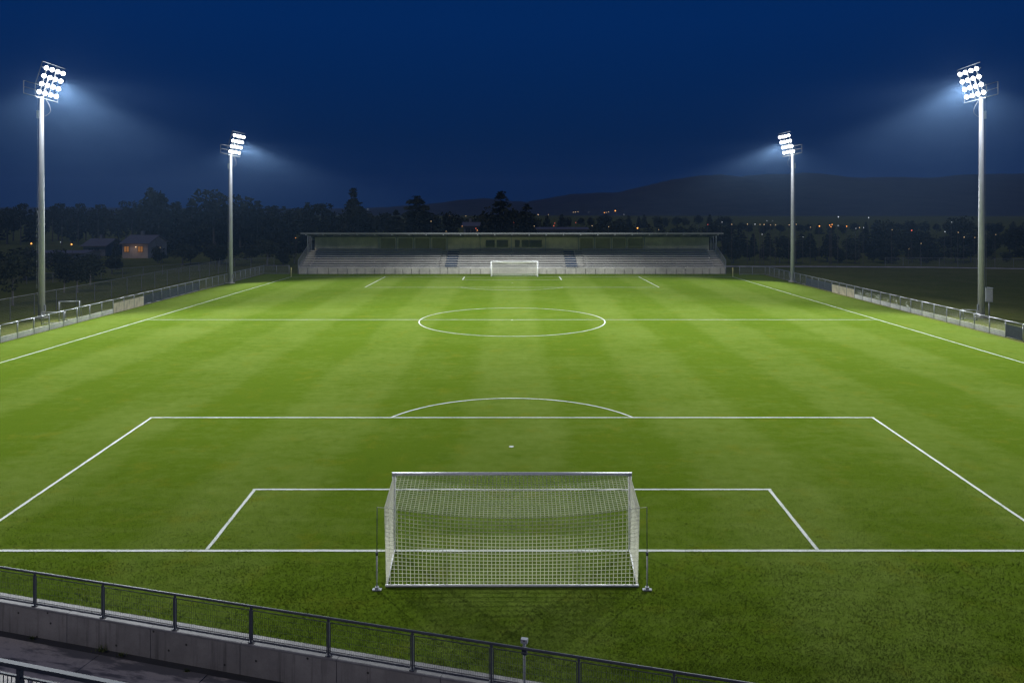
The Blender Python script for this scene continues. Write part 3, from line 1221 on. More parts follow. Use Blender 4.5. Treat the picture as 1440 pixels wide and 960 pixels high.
# back wall
BY = depth + .02
BZ = WALLH - .25 + ROWS * RISE
RZF, RZB = 6.94, 6.25
def bx_px(px):
    return (px - 720) * (125.1 + BY) / F
MB().box(-SX + .9, SX - .9, BY, BY + .2, BZ - .3, 6.2).build('back_wall', M['back_wall'], st)
panels = [(446, 532, 'wall'), (535.5, 556, 'olive'), (560, 580, 'olive'), (584, 604, 'olive'), (607.5, 627, 'olive'), (631, 673.5, 'wall'),
          (769.5, 811, 'wall'), (815.5, 834, 'olive'), (837.5, 858, 'olive'), (861.5, 879.5, 'olive'), (883, 904, 'olive'), (908, 994, 'wall')]
for p0_, p1_, kd in panels:
    x0, x1 = bx_px(p0_), bx_px(p1_)
    n = 2 if x1 - x0 > 6 else 1
    for i in range(n):
        a_, b_ = x0 + (x1 - x0) * i / n + .05, x0 + (x1 - x0) * (i + 1) / n - .05
        MB().box(a_, b_, BY - .05, BY - .002, BZ + .12, 5.75).build('wall_panel' if kd == 'wall' else 'olive_panel', M['back_wall'] if kd == 'wall' else M['back_panel'], st)
for p0_, p1_ in ((683, 696), (698.5, 714.5), (724, 731), (733.5, 743.5), (744.5, 762)):
    x0, x1 = bx_px(p0_), bx_px(p1_)
    z0, z1 = 4.15, 5.45
    w = MB()
    w.box(x0 - .1, x0, BY - .09, BY - .003, z0 - .1, z1 + .1)
    w.box(x1, x1 + .1, BY - .09, BY - .003, z0 - .1, z1 + .1)
    w.box(x0, x1, BY - .09, BY - .003, z0 - .1, z0)
    w.box(x0, x1, BY - .09, BY - .003, z1, z1 + .1)
    wo_ = w.build('window', M['back_wall'], st)
    MB().box(x0, x1, BY - .035, BY - .006, z0, z1).build('pane', M['glass'], wo_)
colm = MB().box(-.07, .07, -.07, .07, BZ - .05, 6.35).mesh('column', M['fence_steel'])
for px in (439, 533.5, 558, 582, 605.5, 629, 675.5, 719, 767, 813, 835.5, 859.5, 881, 905.5, 999):
    link('column', colm, st, (bx_px(px), BY - .35, 0))
colf = MB().box(-.09, .09, -.09, .09, 3.0, 6.5).mesh('end_column', M['fence_steel'])
for px, yy in ((433, 5.6), (1007, 5.6), (436, BY - .1), (1003, BY - .1)):
    link('end_column', colf, st, ((px - 720) * (125.1 + yy) / F, yy, 0))
# roof, rising towards the pitch
RX = 36.0
rf = MB().prism_x([(.3, RZF - .10), (.3, RZF), (BY + .9, RZB + .02), (BY + .9, RZB - .08)], -RX, RX).build('roof', M['roof'], st)
MB().box(-RX - .02, RX + .02, .22, .296, RZF - .22, RZF + .03).build('fascia', M['roof'], rf)
x = -RX + .9
raf = MB().prism_x([(.32, RZF - .40), (.32, RZF - .12), (BY + .7, RZB - .10), (BY + .7, RZB - .32)], -.06, .06).mesh('rafter', M['roof_under'])
brk = MB().box(-.07, .07, .20, .315, RZF - .42, RZF - .24).mesh('bracket', M['fence_steel'])
ri = 0
n = 25
for i in range(n):
    xx = -RX + .9 + (2 * RX - 1.8) * i / (n - 1)
    o = link('rafter', raf, rf, (xx, 0, 0))
    link('bracket', brk, rf, (xx, 0, 0))
MB().box(-RX + .1, RX - .1, BY - .6, BY - .5, RZB - .30, RZB - .09).build('purlin', M['roof_under'], rf)
# sloping side railings at both ends
for s in (-1, 1):
    sr = MB()
    x = s * (SX + .08)
    pts = [(x, .1, -.0), (x, .1, 2.3), (x, depth - .2, BZ + 1.25), (x, depth - .2, BZ - 1)]
    sr.path(pts, .04, 6)
    sr.path([(x, .1, 1.2), (x, depth - .2, BZ + .25)], .03, 6)
    for i in range(1, 24):
        f_ = i / 24
        y = .1 + (depth - .3) * f_
        zt = 2.3 + (BZ + 1.25 - 2.3) * f_
        sr.tube((x, y, zt - 1.9 if f_ > .1 else 0), (x, y, zt), .02, n=4)
    sr.build('side_railing', M['fence_steel'], st)
    MB().prism_x([(.17, -.1), (.17, 1.0), (depth, BZ - .1), (depth, -.1)], x - s * .0 - .03, x - s * .0 + .03).build('side_wall', M['terrace'], st)

# ================================================================== THINGS BEHIND THE SIDE FENCES
def training_goal(px, py, w, h, rz, label):
    x, y = gp(px, py)
    g = thing('training_goal', label, 'goal', (x, y, 0), rz, 'small training goals')
    for s in (-1, 1):
        MB().tube((s * w / 2, 0, 0), (s * w / 2, 0, h), .04, n=8).build('post', M['fence_steel'], g, True)
        MB().path([(s * w / 2, 0, .04), (s * w / 2, .8, .04), (s * w / 2, .35, h)], .025, 6).build('side_bar', M['fence_steel'], g)
    MB().tube((-w / 2 - .04, 0, h), (w / 2 + .04, 0, h), .04, n=8).build('crossbar', M['fence_steel'], g, True)
    MB().tube((-w / 2, .8, .04), (w / 2, .8, .04), .025, n=6).build('ground_bar', M['fence_steel'], g)
    return g


training_goal(75, 456, 1.9, 1.15, R(20), 'low grey training goal beside the foot of the left mast')
training_goal(97.5, 451, 1.8, 1.9, R(14), 'taller grey training goal behind the left fence')
training_goal(1364, 450, 1.2, 1.0, R(-15), 'small grey training goal behind the right fence, left of the mast')

x, y = gp(1391, 444)
cb = thing('electric_cabinet', 'grey electric cabinet on a thin post behind the right fence', 'cabinet', (x, y, 0), R(-25))
MB().tube((0, 0, 0), (0, 0, 1.55), .07, n=10).build('post', M['cabinet'], cb, True)
MB().box(-.30, .30, -.2, .2, 1.45, 2.85).build('cabinet_box', M['cabinet'], cb)
MB().box(-.26, .26, -.215, -.202, 1.55, 2.78).build('door', M['galv_box'], cb)
MB().box(-.34, .34, -.25, .24, 2.853, 2.90).build('lid', M['cabinet'], cb)


def link_fence(pts, h, bay, label, group):
    """chain-link fence along a broken line, with posts and a top wire"""
    x0, y0 = pts[0]
    f = thing('chain_link_fence', label, 'fence', (x0, y0, 0), 0, group)
    pm = MB().tube((0, 0, 0), (0, 0, h), .045, n=6).mesh('post', M['dim_steel'])
    for (xa, ya), (xb, yb) in zip(pts[:-1], pts[1:]):
        L = math.hypot(xb - xa, yb - ya)
        n = max(1, round(L / bay))
        ang = math.atan2(yb - ya, xb - xa)
        me = mesh_panel(L / n, .08, h - .05, .16, .004, M['chain'])
        rail = MB().tube((0, 0, h - .03), (L / n, 0, h - .03), .03, n=6).mesh('top_rail', M['dim_steel'])
        for k in range(n):
            lx, ly = xa + (xb - xa) * k / n - x0, ya + (yb - ya) * k / n - y0
            link('post', pm, f, (lx, ly, 0))
            for nm, mm in (('mesh_panel', me), ('top_rail', rail)):
                o = link(nm, mm, f, (lx, ly, 0))
                o.rotation_euler = (0, 0, ang)
                if nm == 'mesh_panel':
                    o['kind'] = 'stuff'
    link('post', pm, f, (pts[-1][0] - x0, pts[-1][1] - y0, 0))
    return f


link_fence([(-49.6, 58.0), (-49.6, 128.0), (-43.0, 133.0)], 2.25, 3.6, 'tall chain-link fence behind the near left mast', 'chain-link fences beyond the pitch')
link_fence([(-96, 92), (-66, 112), (-54, 134)], 1.5, 3.4, 'low dim chain-link fence along the trees on the left', 'chain-link fences beyond the pitch')
link_fence([(72, 142), (104, 137), (150, 128)], 1.7, 3.2, 'dim chain-link fence along the path on the right', 'chain-link fences beyond the pitch')
# curved pale path across the field on the right
path_pts = [(40, 141.5), (60, 141.0), (80, 139.0), (100, 134.5), (130, 125), (170, 110)]
pv = []
for i, (px_, py_) in enumerate(path_pts):
    pv.append((px_, py_))
poly = [(x_, y_ + 1.3) for x_, y_ in pv] + [(x_, y_ - 1.3) for x_, y_ in reversed(pv)]
fp = flat('path', poly, -.002, M['slab'])
tag(fp, kind='structure')

# ================================================================== HOUSES
def house(px0, px1, py_eave, py_ridge, y, lit, label, mat, depth_=8.0, chimney=True, rz=0.0, wing=0):
    cx = (px0 + px1) / 2
    x = (cx - 720) * y / F
    w = (px1 - px0) * y / F / 2
    ze, zr = at(0, py_eave, y)[1], at(0, py_ridge, y + depth_ / 2)[1]
    h = thing('house', label, 'house', (x, y, 0), rz, 'houses beyond the fields')
    MB().box(-w, w, 0, depth_, 0, ze).build('wall', mat, h)
    gable = MB()
    gable.prism_x([(0, ze + .003), (depth_, ze + .003), (depth_ / 2, zr - .1)], -w, w)
    gable.build('gable', mat, h)
    rf_ = MB()
    for s, ya, yb in ((0, -.5, depth_ / 2), (1, depth_ + .5, depth_ / 2)):
        rf_.prism_x([(ya, ze - .12), (ya, ze + .05), (yb, zr + .12), (yb, zr - .05)], -w - .5, w + .5)
    ro = rf_.build('roof', M['tiles'], h)
    if chimney:
        MB().box(-.3 - w * .2, .3 - w * .2, depth_ / 2 - .3, depth_ / 2 + .3, zr - .2, zr + 1.0).build('chimney', M['house_dim'], ro)
    MB().box(-w - .45, w + .45, -.53, -.502, ze - .14, ze + .03).build('gutter', M['wood'], ro)
    for (wx, lit_) in lit:
        fx = (wx - cx) * y / F
        f = MB()
        z0, z1 = ze - 1.95, ze - .55
        f.box(fx - .62, fx - .52, -.06, -.004, z0, z1)
        f.box(fx + .52, fx + .62, -.06, -.004, z0, z1)
        f.box(fx - .52, fx + .52, -.06, -.004, z0, z0 + .1)
        f.box(fx - .52, fx + .52, -.06, -.004, z1 - .1, z1)
        f.box(fx - .04, fx + .04, -.06, -.004, z0 + .1, z1 - .1)
        fo = f.build('window', M['wood'], h)
        MB().box(fx - .52, fx + .52, -.03, -.006, z0 + .1, z1 - .1).build('pane', M['win_lit'] if lit_ else M['glass'], fo)
    return h


h1 = house(172, 208, 342.5, 331, 165, [(178, True), (197.5, True)], 'pale house with two glowing orange windows among the trees', M['house_wall'], 9)
# added light and lamp head, none seen there, to warm the wall below the eaves
pl_d = bpy.data.lights.new('wall_fill_light', 'POINT')
pl_d.energy = 24
pl_d.color = (1.0, .62, .38)
pl_d.shadow_soft_size = .1
plo = bpy.data.objects.new('wall_fill_light', pl_d)
col.objects.link(plo)
plo.parent = h1
plo.location = (0.2, -1.6, 2.2)
MB().tube((0.2, -.16, 2.5), (0.2, -.004, 2.5), .09, n=8).build('added_lamp', M['lamp_warm'], h1)
house(117, 148, 346, 336, 172, [(128, False), (136, False)], 'dim grey house left of the lit house', M['house_dim'], 8)
house(757, 826, 322.5, 320, 172, [(770, False), (785, False), (800, False), (815, False)], 'long low pale building just above the stand roof', M['house_dim'], 10, chimney=False)
house(652, 672, 318, 313, 175, [(658, False), (666, False)], 'small dark house just above the stand roof, left of the middle trees', M['house_dim'], 8)
house(40, 118, 356, 352.5, 150, [(60, False), (80, False)], 'long flat shed behind the left mast under orange lamps', M['house_dim'], 6, chimney=False)

# ================================================================== STREET LAMPS AND TOWN LIGHTS
ZONES = [(49, 'left of the near left mast'), (78, 'close right of the near left mast'), (115, 'left of the dim grey house'), (150, 'above the dim grey house'), (180, 'between the two houses'),
         (212, 'above the lit house'), (250, 'close right of the lit house'), (290, 'left of the far left mast'), (316, 'close left of the far left mast'), (340, 'close right of the far left mast'),
         (380, 'right of the far left mast'), (424, 'close left of the stand'), (475, 'over the left roof end'), (530, 'by the tallest fir'),
         (560, 'right of the tallest fir'), (612, 'by the wide fir'), (650, 'over the left stair'), (690, 'left of the far goal'), (752, 'over the far goal'), (800, 'over the right stair'), (850, 'right of the right stair'),
         (910, 'over the right half of the roof'), (970, 'nearing the right roof end'), (1020, 'over the right roof end'), (1065, 'just right of the stand'), (1108, 'close left of the far right mast'),
         (1145, 'close right of the far right mast'), (1190, 'right of the far right mast'), (1222, 'left of the pointed fir'), (1262, 'by the pointed fir'), (1300, 'by the lone fir'), (1340, 'left of the round tree'),
         (1373, 'left of the near right mast'), (1410, 'right of the near right mast'), (9999, 'at the right edge')]


def zone(px):
    return next(z for p, z in ZONES if px < p)

lantern = {}
def lamp_mesh(kind, r):
    key = (kind, r)
    if key not in lantern:
        bm = bmesh.new()
        bmesh.ops.create_icosphere(bm, subdivisions=1, radius=r)
        m = bpy.data.meshes.new('lantern')
        bm.to_mesh(m)
        bm.free()
        m.materials.append(M['lamp_' + kind])
        lantern[key] = m
    return lantern[key]


pole_cache = {}
def town_lamp(px, py, kind, size, label=None, group='street lamps of the town beyond the pitch', y=None):
    if y is None:
        y = min(900.0, max(146.0, 4600.0 / max(py - YH, 4.0))) if py < 311 else 146.0
    x, z = at(px, py, y)
    word = {'orange': 'orange', 'warm': 'warm white', 'white': 'cool white', 'red': 'red'}[kind]
    how = 'bright' if size >= 1.3 else 'small' if size >= .8 else 'faint'
    lev = 'high' if py < 302 else 'low' if py > 322 else ''
    o = thing('street_lamp', label or f'{how} {word} distant street lamp shining {lev + " " if lev else ""}{zone(px)}', 'street lamp', (x, y, 0), 0, group)
    r = round(size * y / F * .50, 2)
    link('lantern', lamp_mesh(kind, r), o, (0, -.2, z))
    hz = round(z, 1)
    if hz not in pole_cache:
        pole_cache[hz] = MB().tube((0, 0, 0), (0, 0, hz - .05), .05, .035, n=5).mesh('lamp_post', M['wood'])
    link('lamp_post', pole_cache[hz], o)
    return o


town_lamp(45, 342.5, 'orange', 2.0, 'orange street lamp on the left, left of the near mast', y=140)
town_lamp(101.5, 343.5, 'orange', 2.0, 'orange street lamp on the left, between the near mast and the houses', y=140)
town_lamp(86, 340.5, 'white', 1.1, 'small white lamp between the two orange street lamps on the left', y=141)
lights = []
def Z(ox, oy, s, items):
    for it in items:
        lights.append((ox + it[0] / s, oy + it[1] / s, it[2] if len(it) > 2 else 'warm', it[3] if len(it) > 3 else .8))
Z(1080, 230, 4, [(12, 345), (25, 322, 'white', .7), (40, 345), (117, 345, 'warm', 1.0), (157, 342), (237, 358), (250, 310, 'white', .6), (312, 322, 'white', .6),
   (287, 352, 'orange', 1.5), (345, 347, 'orange', 1.1), (358, 343, 'orange', 1.1), (352, 356, 'orange', 1.0), (392, 349, 'white', .9), (395, 300, 'white', 1.4),
   (440, 353, 'orange', 1.1), (492, 365, 'white', .7), (512, 360, 'warm', 1.0), (535, 360, 'white', .9), (565, 304, 'white', 1.2), (722, 320, 'white', .6), (790, 320, 'white', .6),
   (805, 376, 'red', 1.4), (695, 372), (858, 449), (992, 383, 'white', 1.0), (1030, 330, 'white', .8), (1067, 387), (1100, 414, 'warm', 1.0), (1160, 416), (1240, 370, 'white', .6),
   (1277, 400), (1325, 377, 'white', .6), (195, 413, 'white', .7), (790, 478, 'warm', .6), (515, 433, 'white', .6), (537, 440, 'white', .6)])
Z(720, 230, 4, [(145, 287), (205, 287), (345, 274), (357, 273, 'warm', 1.0), (371, 272), (432, 275, 'white', .6), (520, 277, 'orange', 1.0), (530, 275), (543, 272, 'warm', .9),
   (581, 266, 'orange', 1.6), (125, 352), (235, 350, 'red', 1.2), (240, 335, 'red', .8), (358, 333, 'red', .9), (450, 350), (543, 355), (705, 363, 'orange', 1.8), (630, 287, 'white', .6),
   (655, 298, 'white', .6), (755, 300, 'white', .6), (800, 304, 'white', .6), (824, 372), (1100, 343, 'red', .9), (1142, 322, 'white', .6), (1180, 330, 'white', .8), (1215, 297, 'white', .5),
   (1265, 285, 'white', .5), (1235, 342), (1323, 341, 'warm', 1.0), (1365, 341, 'white', 1.0), (1393, 343), (1416, 343, 'warm', 1.0), (1433, 322, 'white', .7), (1405, 398, 'white', .9), (1060, 325, 'white', .5)])
Z(400, 240, 4, [(32, 260), (65, 378, 'orange', .7), (215, 262), (288, 250, 'warm', .9), (470, 217, 'white', .7), (568, 272), (608, 263), (825, 285, 'warm', 1.0), (842, 250, 'white', .6),
   (910, 341), (928, 253), (1000, 312, 'orange', .7), (1020, 255), (1077, 325, 'red', 1.2), (1085, 335, 'orange', 1.0), (1428, 248, 'warm', .9), (1405, 312), (1290, 290, 'red', .6)])
Z(0, 240, 4, [(470, 228, 'white', 1.0), (865, 207, 'white', .6), (890, 207, 'white', .6), (645, 435, 'white', .5), (905, 432, 'warm', .6)])
for px, py, kd, s in lights:
    if s < .65 and kd == 'white' and px > 900:
        continue
    town_lamp(px, py, kd, s)

# ================================================================== HILLS
def hills():
    prof_r = [(-900, 290), (300, 292), (480, 294), (540, 291), (600, 288), (640, 282), (680, 278.5), (700, 281), (740, 284), (775, 277), (800, 272.5), (870, 270), (920, 258),
              (970, 248.5), (1000, 246.5), (1020, 250), (1050, 247), (1085, 245), (1130, 243), (1160, 247.5), (1200, 250), (1240, 249), (1300, 250.5), (1350, 246),
              (1380, 245), (1440, 245), (1600, 240), (2200, 262)]
    PX = np.array([p[0] for p in prof_r], float)
    PY = np.array([p[1] for p in prof_r], float)
    nx, ny = 320, 26
    rg = np.random.default_rng(3)
    V = []
    X = np.linspace(-1900, 2250, nx)
    nz = np.convolve(rg.normal(0, 1, nx + 8), np.ones(3) / 3, 'same')[:nx]
    for j in range(ny):
        f = j / (ny - 1)
        y = 1150 + f * 1600
        ridge = 2050.0
        for i in range(nx):
            x = X[i]
            px = 720 + x * F / ridge
            top = HC + (YH - np.interp(px, PX, PY)) * ridge / F
            t = (y - 1150) / (ridge - 1150) if y < ridge else max(0.0, 1 - (y - ridge) / 700)
            s = t * t * (3 - 2 * t)
            bump = 1 + .10 * math.sin(x * .011 + y * .004) * (1 - t) + .08 * math.sin(x * .004 + y * .01) * (1 - t)
            V.append((x, y, -1.0 + max(0.0, top) * s * bump + nz[i] * 1.3 * s + rg.normal(0, .5) * s))
    Q = []
    for j in range(ny - 1):
        for i in range(nx - 1):
            a_ = j * nx + i
            Q.append((a_, a_ + 1, a_ + nx + 1, a_ + nx))
    o = link('hills', np_mesh('hills', V, Q, M['hill'], 4))
    tag(o, kind='structure')


hills()

# ================================================================== TREES
def crown_broad(seed, n=900, squat=1.0):
    rg = np.random.default_rng(seed)
    lobes = []
    for i in range(9):
        a_ = rg.random() * 6.28
        d = .20 * rg.random() ** .5
        z = .28 + .50 * rg.random()
        lobes.append((d * math.cos(a_), d * math.sin(a_), z, .13 + .10 * rg.random()))
    lobes.append((0, 0, .55, .22))
    lobes.append((rg.normal(0, .04), rg.normal(0, .04), .82, .13))
    return leaf_cloud(rg, lobes, n, .030, .055)


def leaf_cloud(rg, lobes, n, s0, s1, flatten=1.0):
    w = np.array([l[3] ** 2 for l in lobes])
    w /= w.sum()
    V, Q = [], []
    for i in range(n):
        l = lobes[rg.choice(len(lobes), p=w)]
        d = rg.normal(0, 1, 3)
        d /= np.linalg.norm(d)
        rr_ = l[3] * (1.0 - .45 * rg.random() ** 2.0 + .16 * rg.random() ** 3)
        c = np.array(l[:3]) + d * rr_ * np.array([1, 1, flatten])
        c[2] = min(c[2], 1.0)
        leaf_quad(rg, V, Q, c, s0 + (s1 - s0) * rg.random())
    return V, Q


def leaf_quad(rg, V, Q, c, s, d=None):
    a_ = rg.normal(0, 1, 3) if d is None else np.array(d)
    a_ /= np.linalg.norm(a_)
    b_ = np.cross(a_, rg.normal(0, 1, 3))
    b_ /= (np.linalg.norm(b_) + 1e-9)
    k = len(V)
    V += [tuple(c - a_ * s), tuple(c - b_ * s * .55), tuple(c + a_ * s), tuple(c + b_ * s * .55)]
    Q.append((k, k + 1, k + 2, k + 3))


def crown_fir(seed, n=1500, spread=.26, ragged=.35, z0=.06):
    rg = np.random.default_rng(seed)
    V, Q = [], []
    tiers = 9
    for i in range(n):
        k = int(tiers * (1 - rg.random() ** .62))
        zt = z0 + (.97 - z0) * (k + .15 + .45 * rg.random()) / tiers
        prof_ = (1 - .97 * (zt - z0) / (1 - z0)) ** .58
        a_ = rg.random() * 6.28
        lump = 1 + ragged * math.sin(a_ * 3 + k * 2.1 + seed) * .6 + ragged * math.sin(a_ * 5 + k * 1.3) * .4
        rr_ = spread * prof_ * lump * rg.random() ** .42
        c = np.array([rr_ * math.cos(a_), rr_ * math.sin(a_), min(.99, zt - .06 * rr_ / spread + .012 * rg.normal())])
        dirv = np.array([math.cos(a_), math.sin(a_), -.2 + .5 * rg.normal()])
        leaf_quad(rg, V, Q, c, .024 + .028 * rg.random(), dirv)
    for i in range(60):
        leaf_quad(rg, V, Q, np.array([rg.normal(0, .022), rg.normal(0, .022), .93 + .06 * rg.random()]), .022)
    return V, Q


def crown_pine(seed, n=700):
    rg = np.random.default_rng(seed)
    lobes = []
    for i in range(10):
        a_ = rg.random() * 6.28
        z = .55 + .38 * rg.random()
        d = (.24 * (1.15 - z) + .05) * (.4 + .9 * rg.random())
        lobes.append((d * math.cos(a_), d * math.sin(a_), z, .07 + .05 * rg.random()))
    lobes.append((0, 0, .92, .08))
    return leaf_cloud(rg, lobes, n, .018, .036, .65)


def trunk_mesh(seed, top, r, mat, limbs=5, z_l=.3):
    rg = random.Random(seed)
    mb = MB()
    mb.tube((0, 0, -.02), (rg.uniform(-.01, .01), rg.uniform(-.01, .01), top * .55), r, r * .65, n=7)
    mb.tube((0, 0, top * .54), (0, 0, top), r * .65, r * .2, n=6)
    for i in range(limbs):
        a_ = rg.uniform(0, 6.28)
        z = z_l + (top - z_l) * (.1 + .7 * i / limbs)
        d = rg.uniform(.10, .2)
        mb.tube((0, 0, z), (d * math.cos(a_), d * math.sin(a_), z + rg.uniform(.05, .15)), r * .4, r * .12, n=5)
    return mb.mesh('trunk', mat)


protos = {'broad': [], 'fir': [], 'pine': [], 'small': []}
for i in range(5):
    V, Q = crown_broad(20 + i)
    protos['broad'].append((np_mesh('crown', V, Q, M['leaf'], 4), trunk_mesh(i, .8, .022, M['bark'])))
for i in range(4):
    V, Q = crown_fir(40 + i, spread=.20 + .05 * (i % 3), ragged=.30 + .1 * i)
    protos['fir'].append((np_mesh('crown', V, Q, M['needle'], 4), trunk_mesh(10 + i, .97, .018, M['bark'], 3)))
for i in range(3):
    V, Q = crown_pine(60 + i)
    protos['pine'].append((np_mesh('crown', V, Q, M['needle'], 4), trunk_mesh(20 + i, .92, .016, M['bark'], 6, .5)))
for i in range(3):
    rg_ = np.random.default_rng(80 + i)
    lobes = [(rg_.normal(0, .10), rg_.normal(0, .10), .45 + .35 * rg_.random(), .14 + .08 * rg_.random()) for _ in range(8)] + [(0, 0, .8, .16)]
    V, Q = leaf_cloud(rg_, lobes, 900, .026, .045)
    protos['small'].append((np_mesh('crown', V, Q, M['leaf'], 4), trunk_mesh(30 + i, .75, .020, M['bark_pale'], 5, .35)))

trg = random.Random(21)
NAMES = {'broad': 'broadleaf_tree', 'fir': 'fir_tree', 'pine': 'pine_tree', 'small': 'young_tree'}


def tree(kind, px, py_top, y, wide, label, group, base_drop=0.0, vi=None):
    """a tree whose top shows at py_top when it stands y metres off; wide scales its spread"""
    x, h = at(px, py_top, y)
    crown, trunk = protos[kind][trg.randrange(len(protos[kind])) if vi is None else vi]
    o = thing(NAMES[kind], label, 'tree', (x, y, -.03), trg.uniform(0, 6.28), group)
    w = h * wide
    o.scale = (w, w * trg.uniform(.9, 1.1), h)
    link('trunk', trunk, o)
    link('crown', crown, o)
    return o


def row(kind_w, px0, px1, step, top, var, y, yvar, wide, label, group):
    p = px0
    kinds, ws = zip(*kind_w.items())
    while p < px1:
        k = trg.choices(kinds, ws)[0]
        tp_, dv, wf_ = p + trg.uniform(-.3, .3) * step, trg.uniform(-1, 1), trg.uniform(.85, 1.25)
        size = ' '.join(w_ for w_ in ('tall' if dv < -.33 else 'low' if dv > .33 else '', 'slim' if wf_ < .98 else 'broad' if wf_ > 1.12 else '') if w_) or 'medium'
        tree(k, tp_, top + dv * var, y + trg.uniform(-yvar, yvar), wide * wf_, f'{size} {label[k]}, {zone(tp_)}', group)
        p += step * trg.uniform(.75, 1.25)


def L3(where):
    return {'broad': 'dark broadleaf ' + where, 'fir': 'dark fir ' + where, 'pine': 'dark pine ' + where, 'small': 'young tree ' + where}


row({'broad': 5, 'pine': 2, 'fir': 1}, -40, 430, 15, 291, 2.5, 245, 15, 1.0, L3('at the left wood back'), 'wood on the left, back row')
row({'broad': 4, 'fir': 3}, 225, 440, 22, 290, 6, 188, 8, .95, L3('in the mid left wood'), 'wood behind the far left mast')
row({'broad': 5, 'small': 2}, 228, 425, 21, 345, 10, 146, 5, 1.5, L3('fronting the left wood'), 'low trees along the front of the left wood')
row({'broad': 5, 'small': 2}, -30, 165, 24, 352, 7, 120, 8, 1.5, L3('before the left houses'), 'low trees before the houses on the left')
row({'broad': 4, 'fir': 2, 'pine': 1}, 425, 640, 16, 299, 5, 200, 12, 1.0, L3('behind the stand'), 'trees behind the left half of the stand')
row({'broad': 4, 'fir': 2}, 675, 760, 16, 298, 5, 200, 12, 1.0, L3('behind the stand'), 'trees behind the middle of the stand')
row({'broad': 4, 'fir': 2}, 420, 1030, 14, 303, 3, 420, 25, 1.2, L3('far behind the stand'), 'far trees behind the stand')
row({'broad': 4, 'fir': 2}, 830, 1030, 17, 314, 6, 200, 12, 1.2, L3('behind the stand'), 'trees behind the right half of the stand')
row({'broad': 4, 'fir': 1}, 1030, 1475, 14, 312, 3, 330, 20, 1.4, L3('far off before the hills'), 'far trees on the right')
row({'broad': 5, 'fir': 2}, 1025, 1475, 19, 324, 6, 176, 9, 1.4, L3('in the right tree belt'), 'tree belt beyond the right field')
row({'broad': 5, 'small': 2}, 1030, 1475, 24, 348, 7, 154, 5, 1.8, L3('fronting the right belt'), 'low trees along the front of the right tree belt')

G = 'tall trees that stand out'
tree('pine', 29, 284, 225, .9, 'slim pine poking above the wood at the far left', G)
tree('pine', 87, 284.5, 225, .9, 'pine poking above the left wood just right of the near mast', G)
tree('pine', 110, 284.5, 226, .8, 'second pine right of the near left mast, poking above the wood', G)
tree('pine', 138, 286, 228, .9, 'low flat-topped pine poking above the middle of the left wood', G)
tree('pine', 186, 281, 220, 1.0, 'flat pine crown directly left of the tallest left tree', G)
tree('broad', 215, 261, 195, .75, 'tallest broad dark tree above the lit house', G, vi=1)
tree('fir', 212, 263, 198, .95, 'dark fir inside the tallest clump above the lit house', G, vi=1)
tree('fir', 228, 272, 196, .9, 'dark fir on the right flank of the tallest clump above the lit house', G, vi=2)
tree('fir', 250, 283, 190, .9, 'medium fir between the two tallest left trees', G, vi=0)
tree('fir', 270, 278, 190, 1.0, 'fir just left of the bushy tree by the far left mast', G, vi=3)
tree('pine', 301, 264.5, 185, 1.3, 'bushy spreading tree top just left of the far left mast', G, vi=0)
tree('broad', 303, 274, 187, .9, 'broad dark tree just left of the far left mast', G, vi=2)
tree('broad', 338, 270.5, 186, .95, 'broad dark tree just right of the far left mast', G, vi=3)
tree('fir', 362, 282, 186, 1.0, 'fir right of the broad tree by the far left mast', G, vi=1)
tree('pine', 452, 286, 190, 1.3, 'spreading pine above the left end of the stand roof', G, vi=1)
tree('broad', 499, 276, 185, .9, 'lower bulk of the tallest tree behind the left half of the stand', G, vi=4)
tree('fir', 497, 264, 186, .95, 'tallest narrow fir behind the left half of the stand', G, vi=0)
tree('fir', 586, 275, 184, 1.35, 'wide-spreading fir behind the stand, left of the middle', G, vi=2)
tree('fir', 587, 283, 184.5, 1.5, 'lower skirt fir beside the wide-spreading fir behind the stand', G, vi=1)
tree('fir', 704, 268, 184, 1.2, 'tall ragged fir behind the middle of the stand', G, vi=3)
tree('broad', 685, 286, 186, .95, 'broad dark tree left of the tall ragged fir in the middle', G, vi=0)
tree('broad', 722, 290, 187, .9, 'broad dark tree right of the tall ragged fir in the middle', G, vi=1)
tree('fir', 741, 286, 186, 1.1, 'short fir right of the middle trees behind the stand', G, vi=2)
tree('fir', 1233, 309, 172, 1.0, 'small pointed fir in the right tree belt', G, vi=1)
tree('broad', 1246, 307, 172, 1.0, 'broad tree beside the pointed fir in the right tree belt', G, vi=2)
tree('fir', 1283, 310, 171, .8, 'lone pointed fir in the middle of the right tree belt', G, vi=0)
tree('broad', 1358, 301, 170, 1.05, 'large round dark tree left of the right mast', G, vi=3)
tree('broad', 1428, 317, 168, 1.2, 'broad dark tree at the right edge beyond the mast', G, vi=4)
GY = 'young trees behind the left fence'
tree('small', 18, 352, 84, 1.0, 'broad young tree at the left edge behind the chain-link fence', GY, vi=0)
tree('small', 90, 368, 97, 1.1, 'young tree with a pale thin trunk just right of the near left mast', GY, vi=1)
tree('small', 109, 362, 97, 1.0, 'second pale-trunked young tree right of the near left mast', GY, vi=2)
tree('small', 127, 357, 106, 1.2, 'rounded young tree left of the lit house', GY, vi=0)
tree('fir', 163, 335, 140, .75, 'dark pointed fir between the two houses', GY, vi=1)
tree('broad', 222, 345, 150, 1.1, 'dark bushy tree hiding the right end of the lit house', GY, vi=2)
tree('small', 309, 346, 141, 1.0, 'pale young tree just left of the far left mast', GY, vi=1)

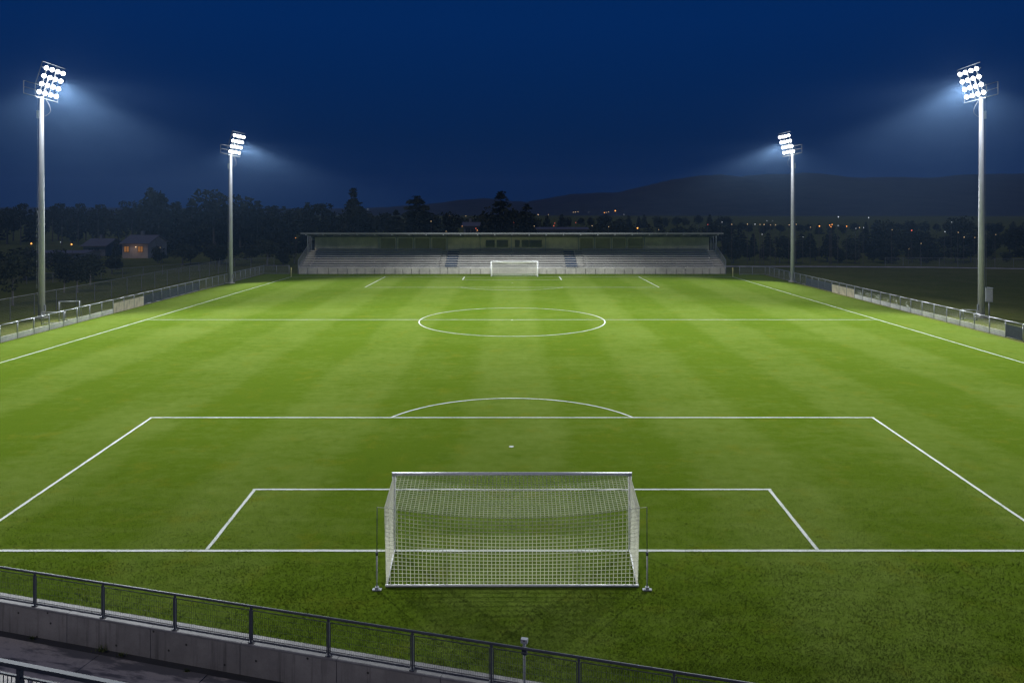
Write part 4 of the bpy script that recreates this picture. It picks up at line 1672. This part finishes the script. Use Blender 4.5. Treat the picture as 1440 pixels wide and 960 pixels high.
# neighbours that would still share a label are told apart by their order from left to right
same = {}
for o in list(col.objects):
    if o.parent is None and o.get('category') in ('tree', 'street lamp'):
        same.setdefault(o['label'], []).append(o)
for lb, os_ in same.items():
    if 2 <= len(os_) <= 4:
        os_.sort(key=lambda o: o.location.x / o.location.y)
        for w_, o in zip({2: ('left', 'right'), 3: ('leftmost', 'middle', 'rightmost'), 4: ('leftmost', 'second', 'third', 'rightmost')}[len(os_)], os_):
            o['label'] = f'{w_} {lb}'.replace('just right of the stand', 'right of the stand') if len(lb.split()) < 16 else f'{w_} ' + lb.replace(' dark', '', 1)

# ================================================================== HAZE
hz_m, hz_t, hz_o = new_mat('haze')
pv_ = hz_t.nodes.new('ShaderNodeVolumePrincipled')
pv_.inputs['Color'].default_value = (0.36, 0.62, 1.0, 1.0)
pv_.inputs['Density'].default_value = HAZE_DENSITY
pv_.inputs['Density Attribute'].default_value = ''
pv_.inputs['Anisotropy'].default_value = 0.0
hz_t.links.new(pv_.outputs[0], hz_o.inputs['Volume'])
hb = MB().box(-2400, 2400, -60, 3000, -2.5, 132)
ho = hb.build('haze', hz_m)
tag(ho, kind='stuff')

# volumes added for beam glow: thickest at the lamps, thinning out to nothing
def mist_mat(r, dens):
    m, nt, out = new_mat('mist')
    k = NT(nt)
    v = k.n('ShaderNodeVolumePrincipled')
    v.inputs['Color'].default_value = (0.36, 0.60, 1.0, 1.0)
    v.inputs['Density Attribute'].default_value = ''
    pos = k.n('ShaderNodeTexCoord').outputs['Object']
    ln = k.n('ShaderNodeVectorMath', operation='LENGTH')
    k.set(ln.inputs[0], pos)
    f = k.math('SUBTRACT', 1.0, k.math('DIVIDE', ln.outputs['Value'], r), clamp=True)
    k.set(v.inputs['Density'], k.math('MULTIPLY', k.math('POWER', f, 1.3), dens))
    nt.links.new(v.outputs[0], out.inputs['Volume'])
    return m


glow_mist_mats = {}
for mst, loc, r_, pw in GLOW_MIST:
    bm = bmesh.new()
    bmesh.ops.create_icosphere(bm, subdivisions=3, radius=r_)
    me = bpy.data.meshes.new('mist')
    bm.to_mesh(me)
    bm.free()
    me.materials.append(glow_mist_mats.setdefault(r_, mist_mat(r_, GLOW_MIST_DENSITY * (1.0 if pw > .9 else .62))))
    p = Matrix.Rotation(mst.rotation_euler.z, 3, 'Z') @ loc + mst.location
    if p.z - r_ < 0.3:                       # keep the added volume clear of the ground
        for v_ in me.vertices:
            v_.co.z = max(v_.co.z, .3 - p.z)
    o = link('mist', me, None, p)
    tag(o, 'added thin volume that makes a floodlight beam glow', 'mist', kind='stuff')
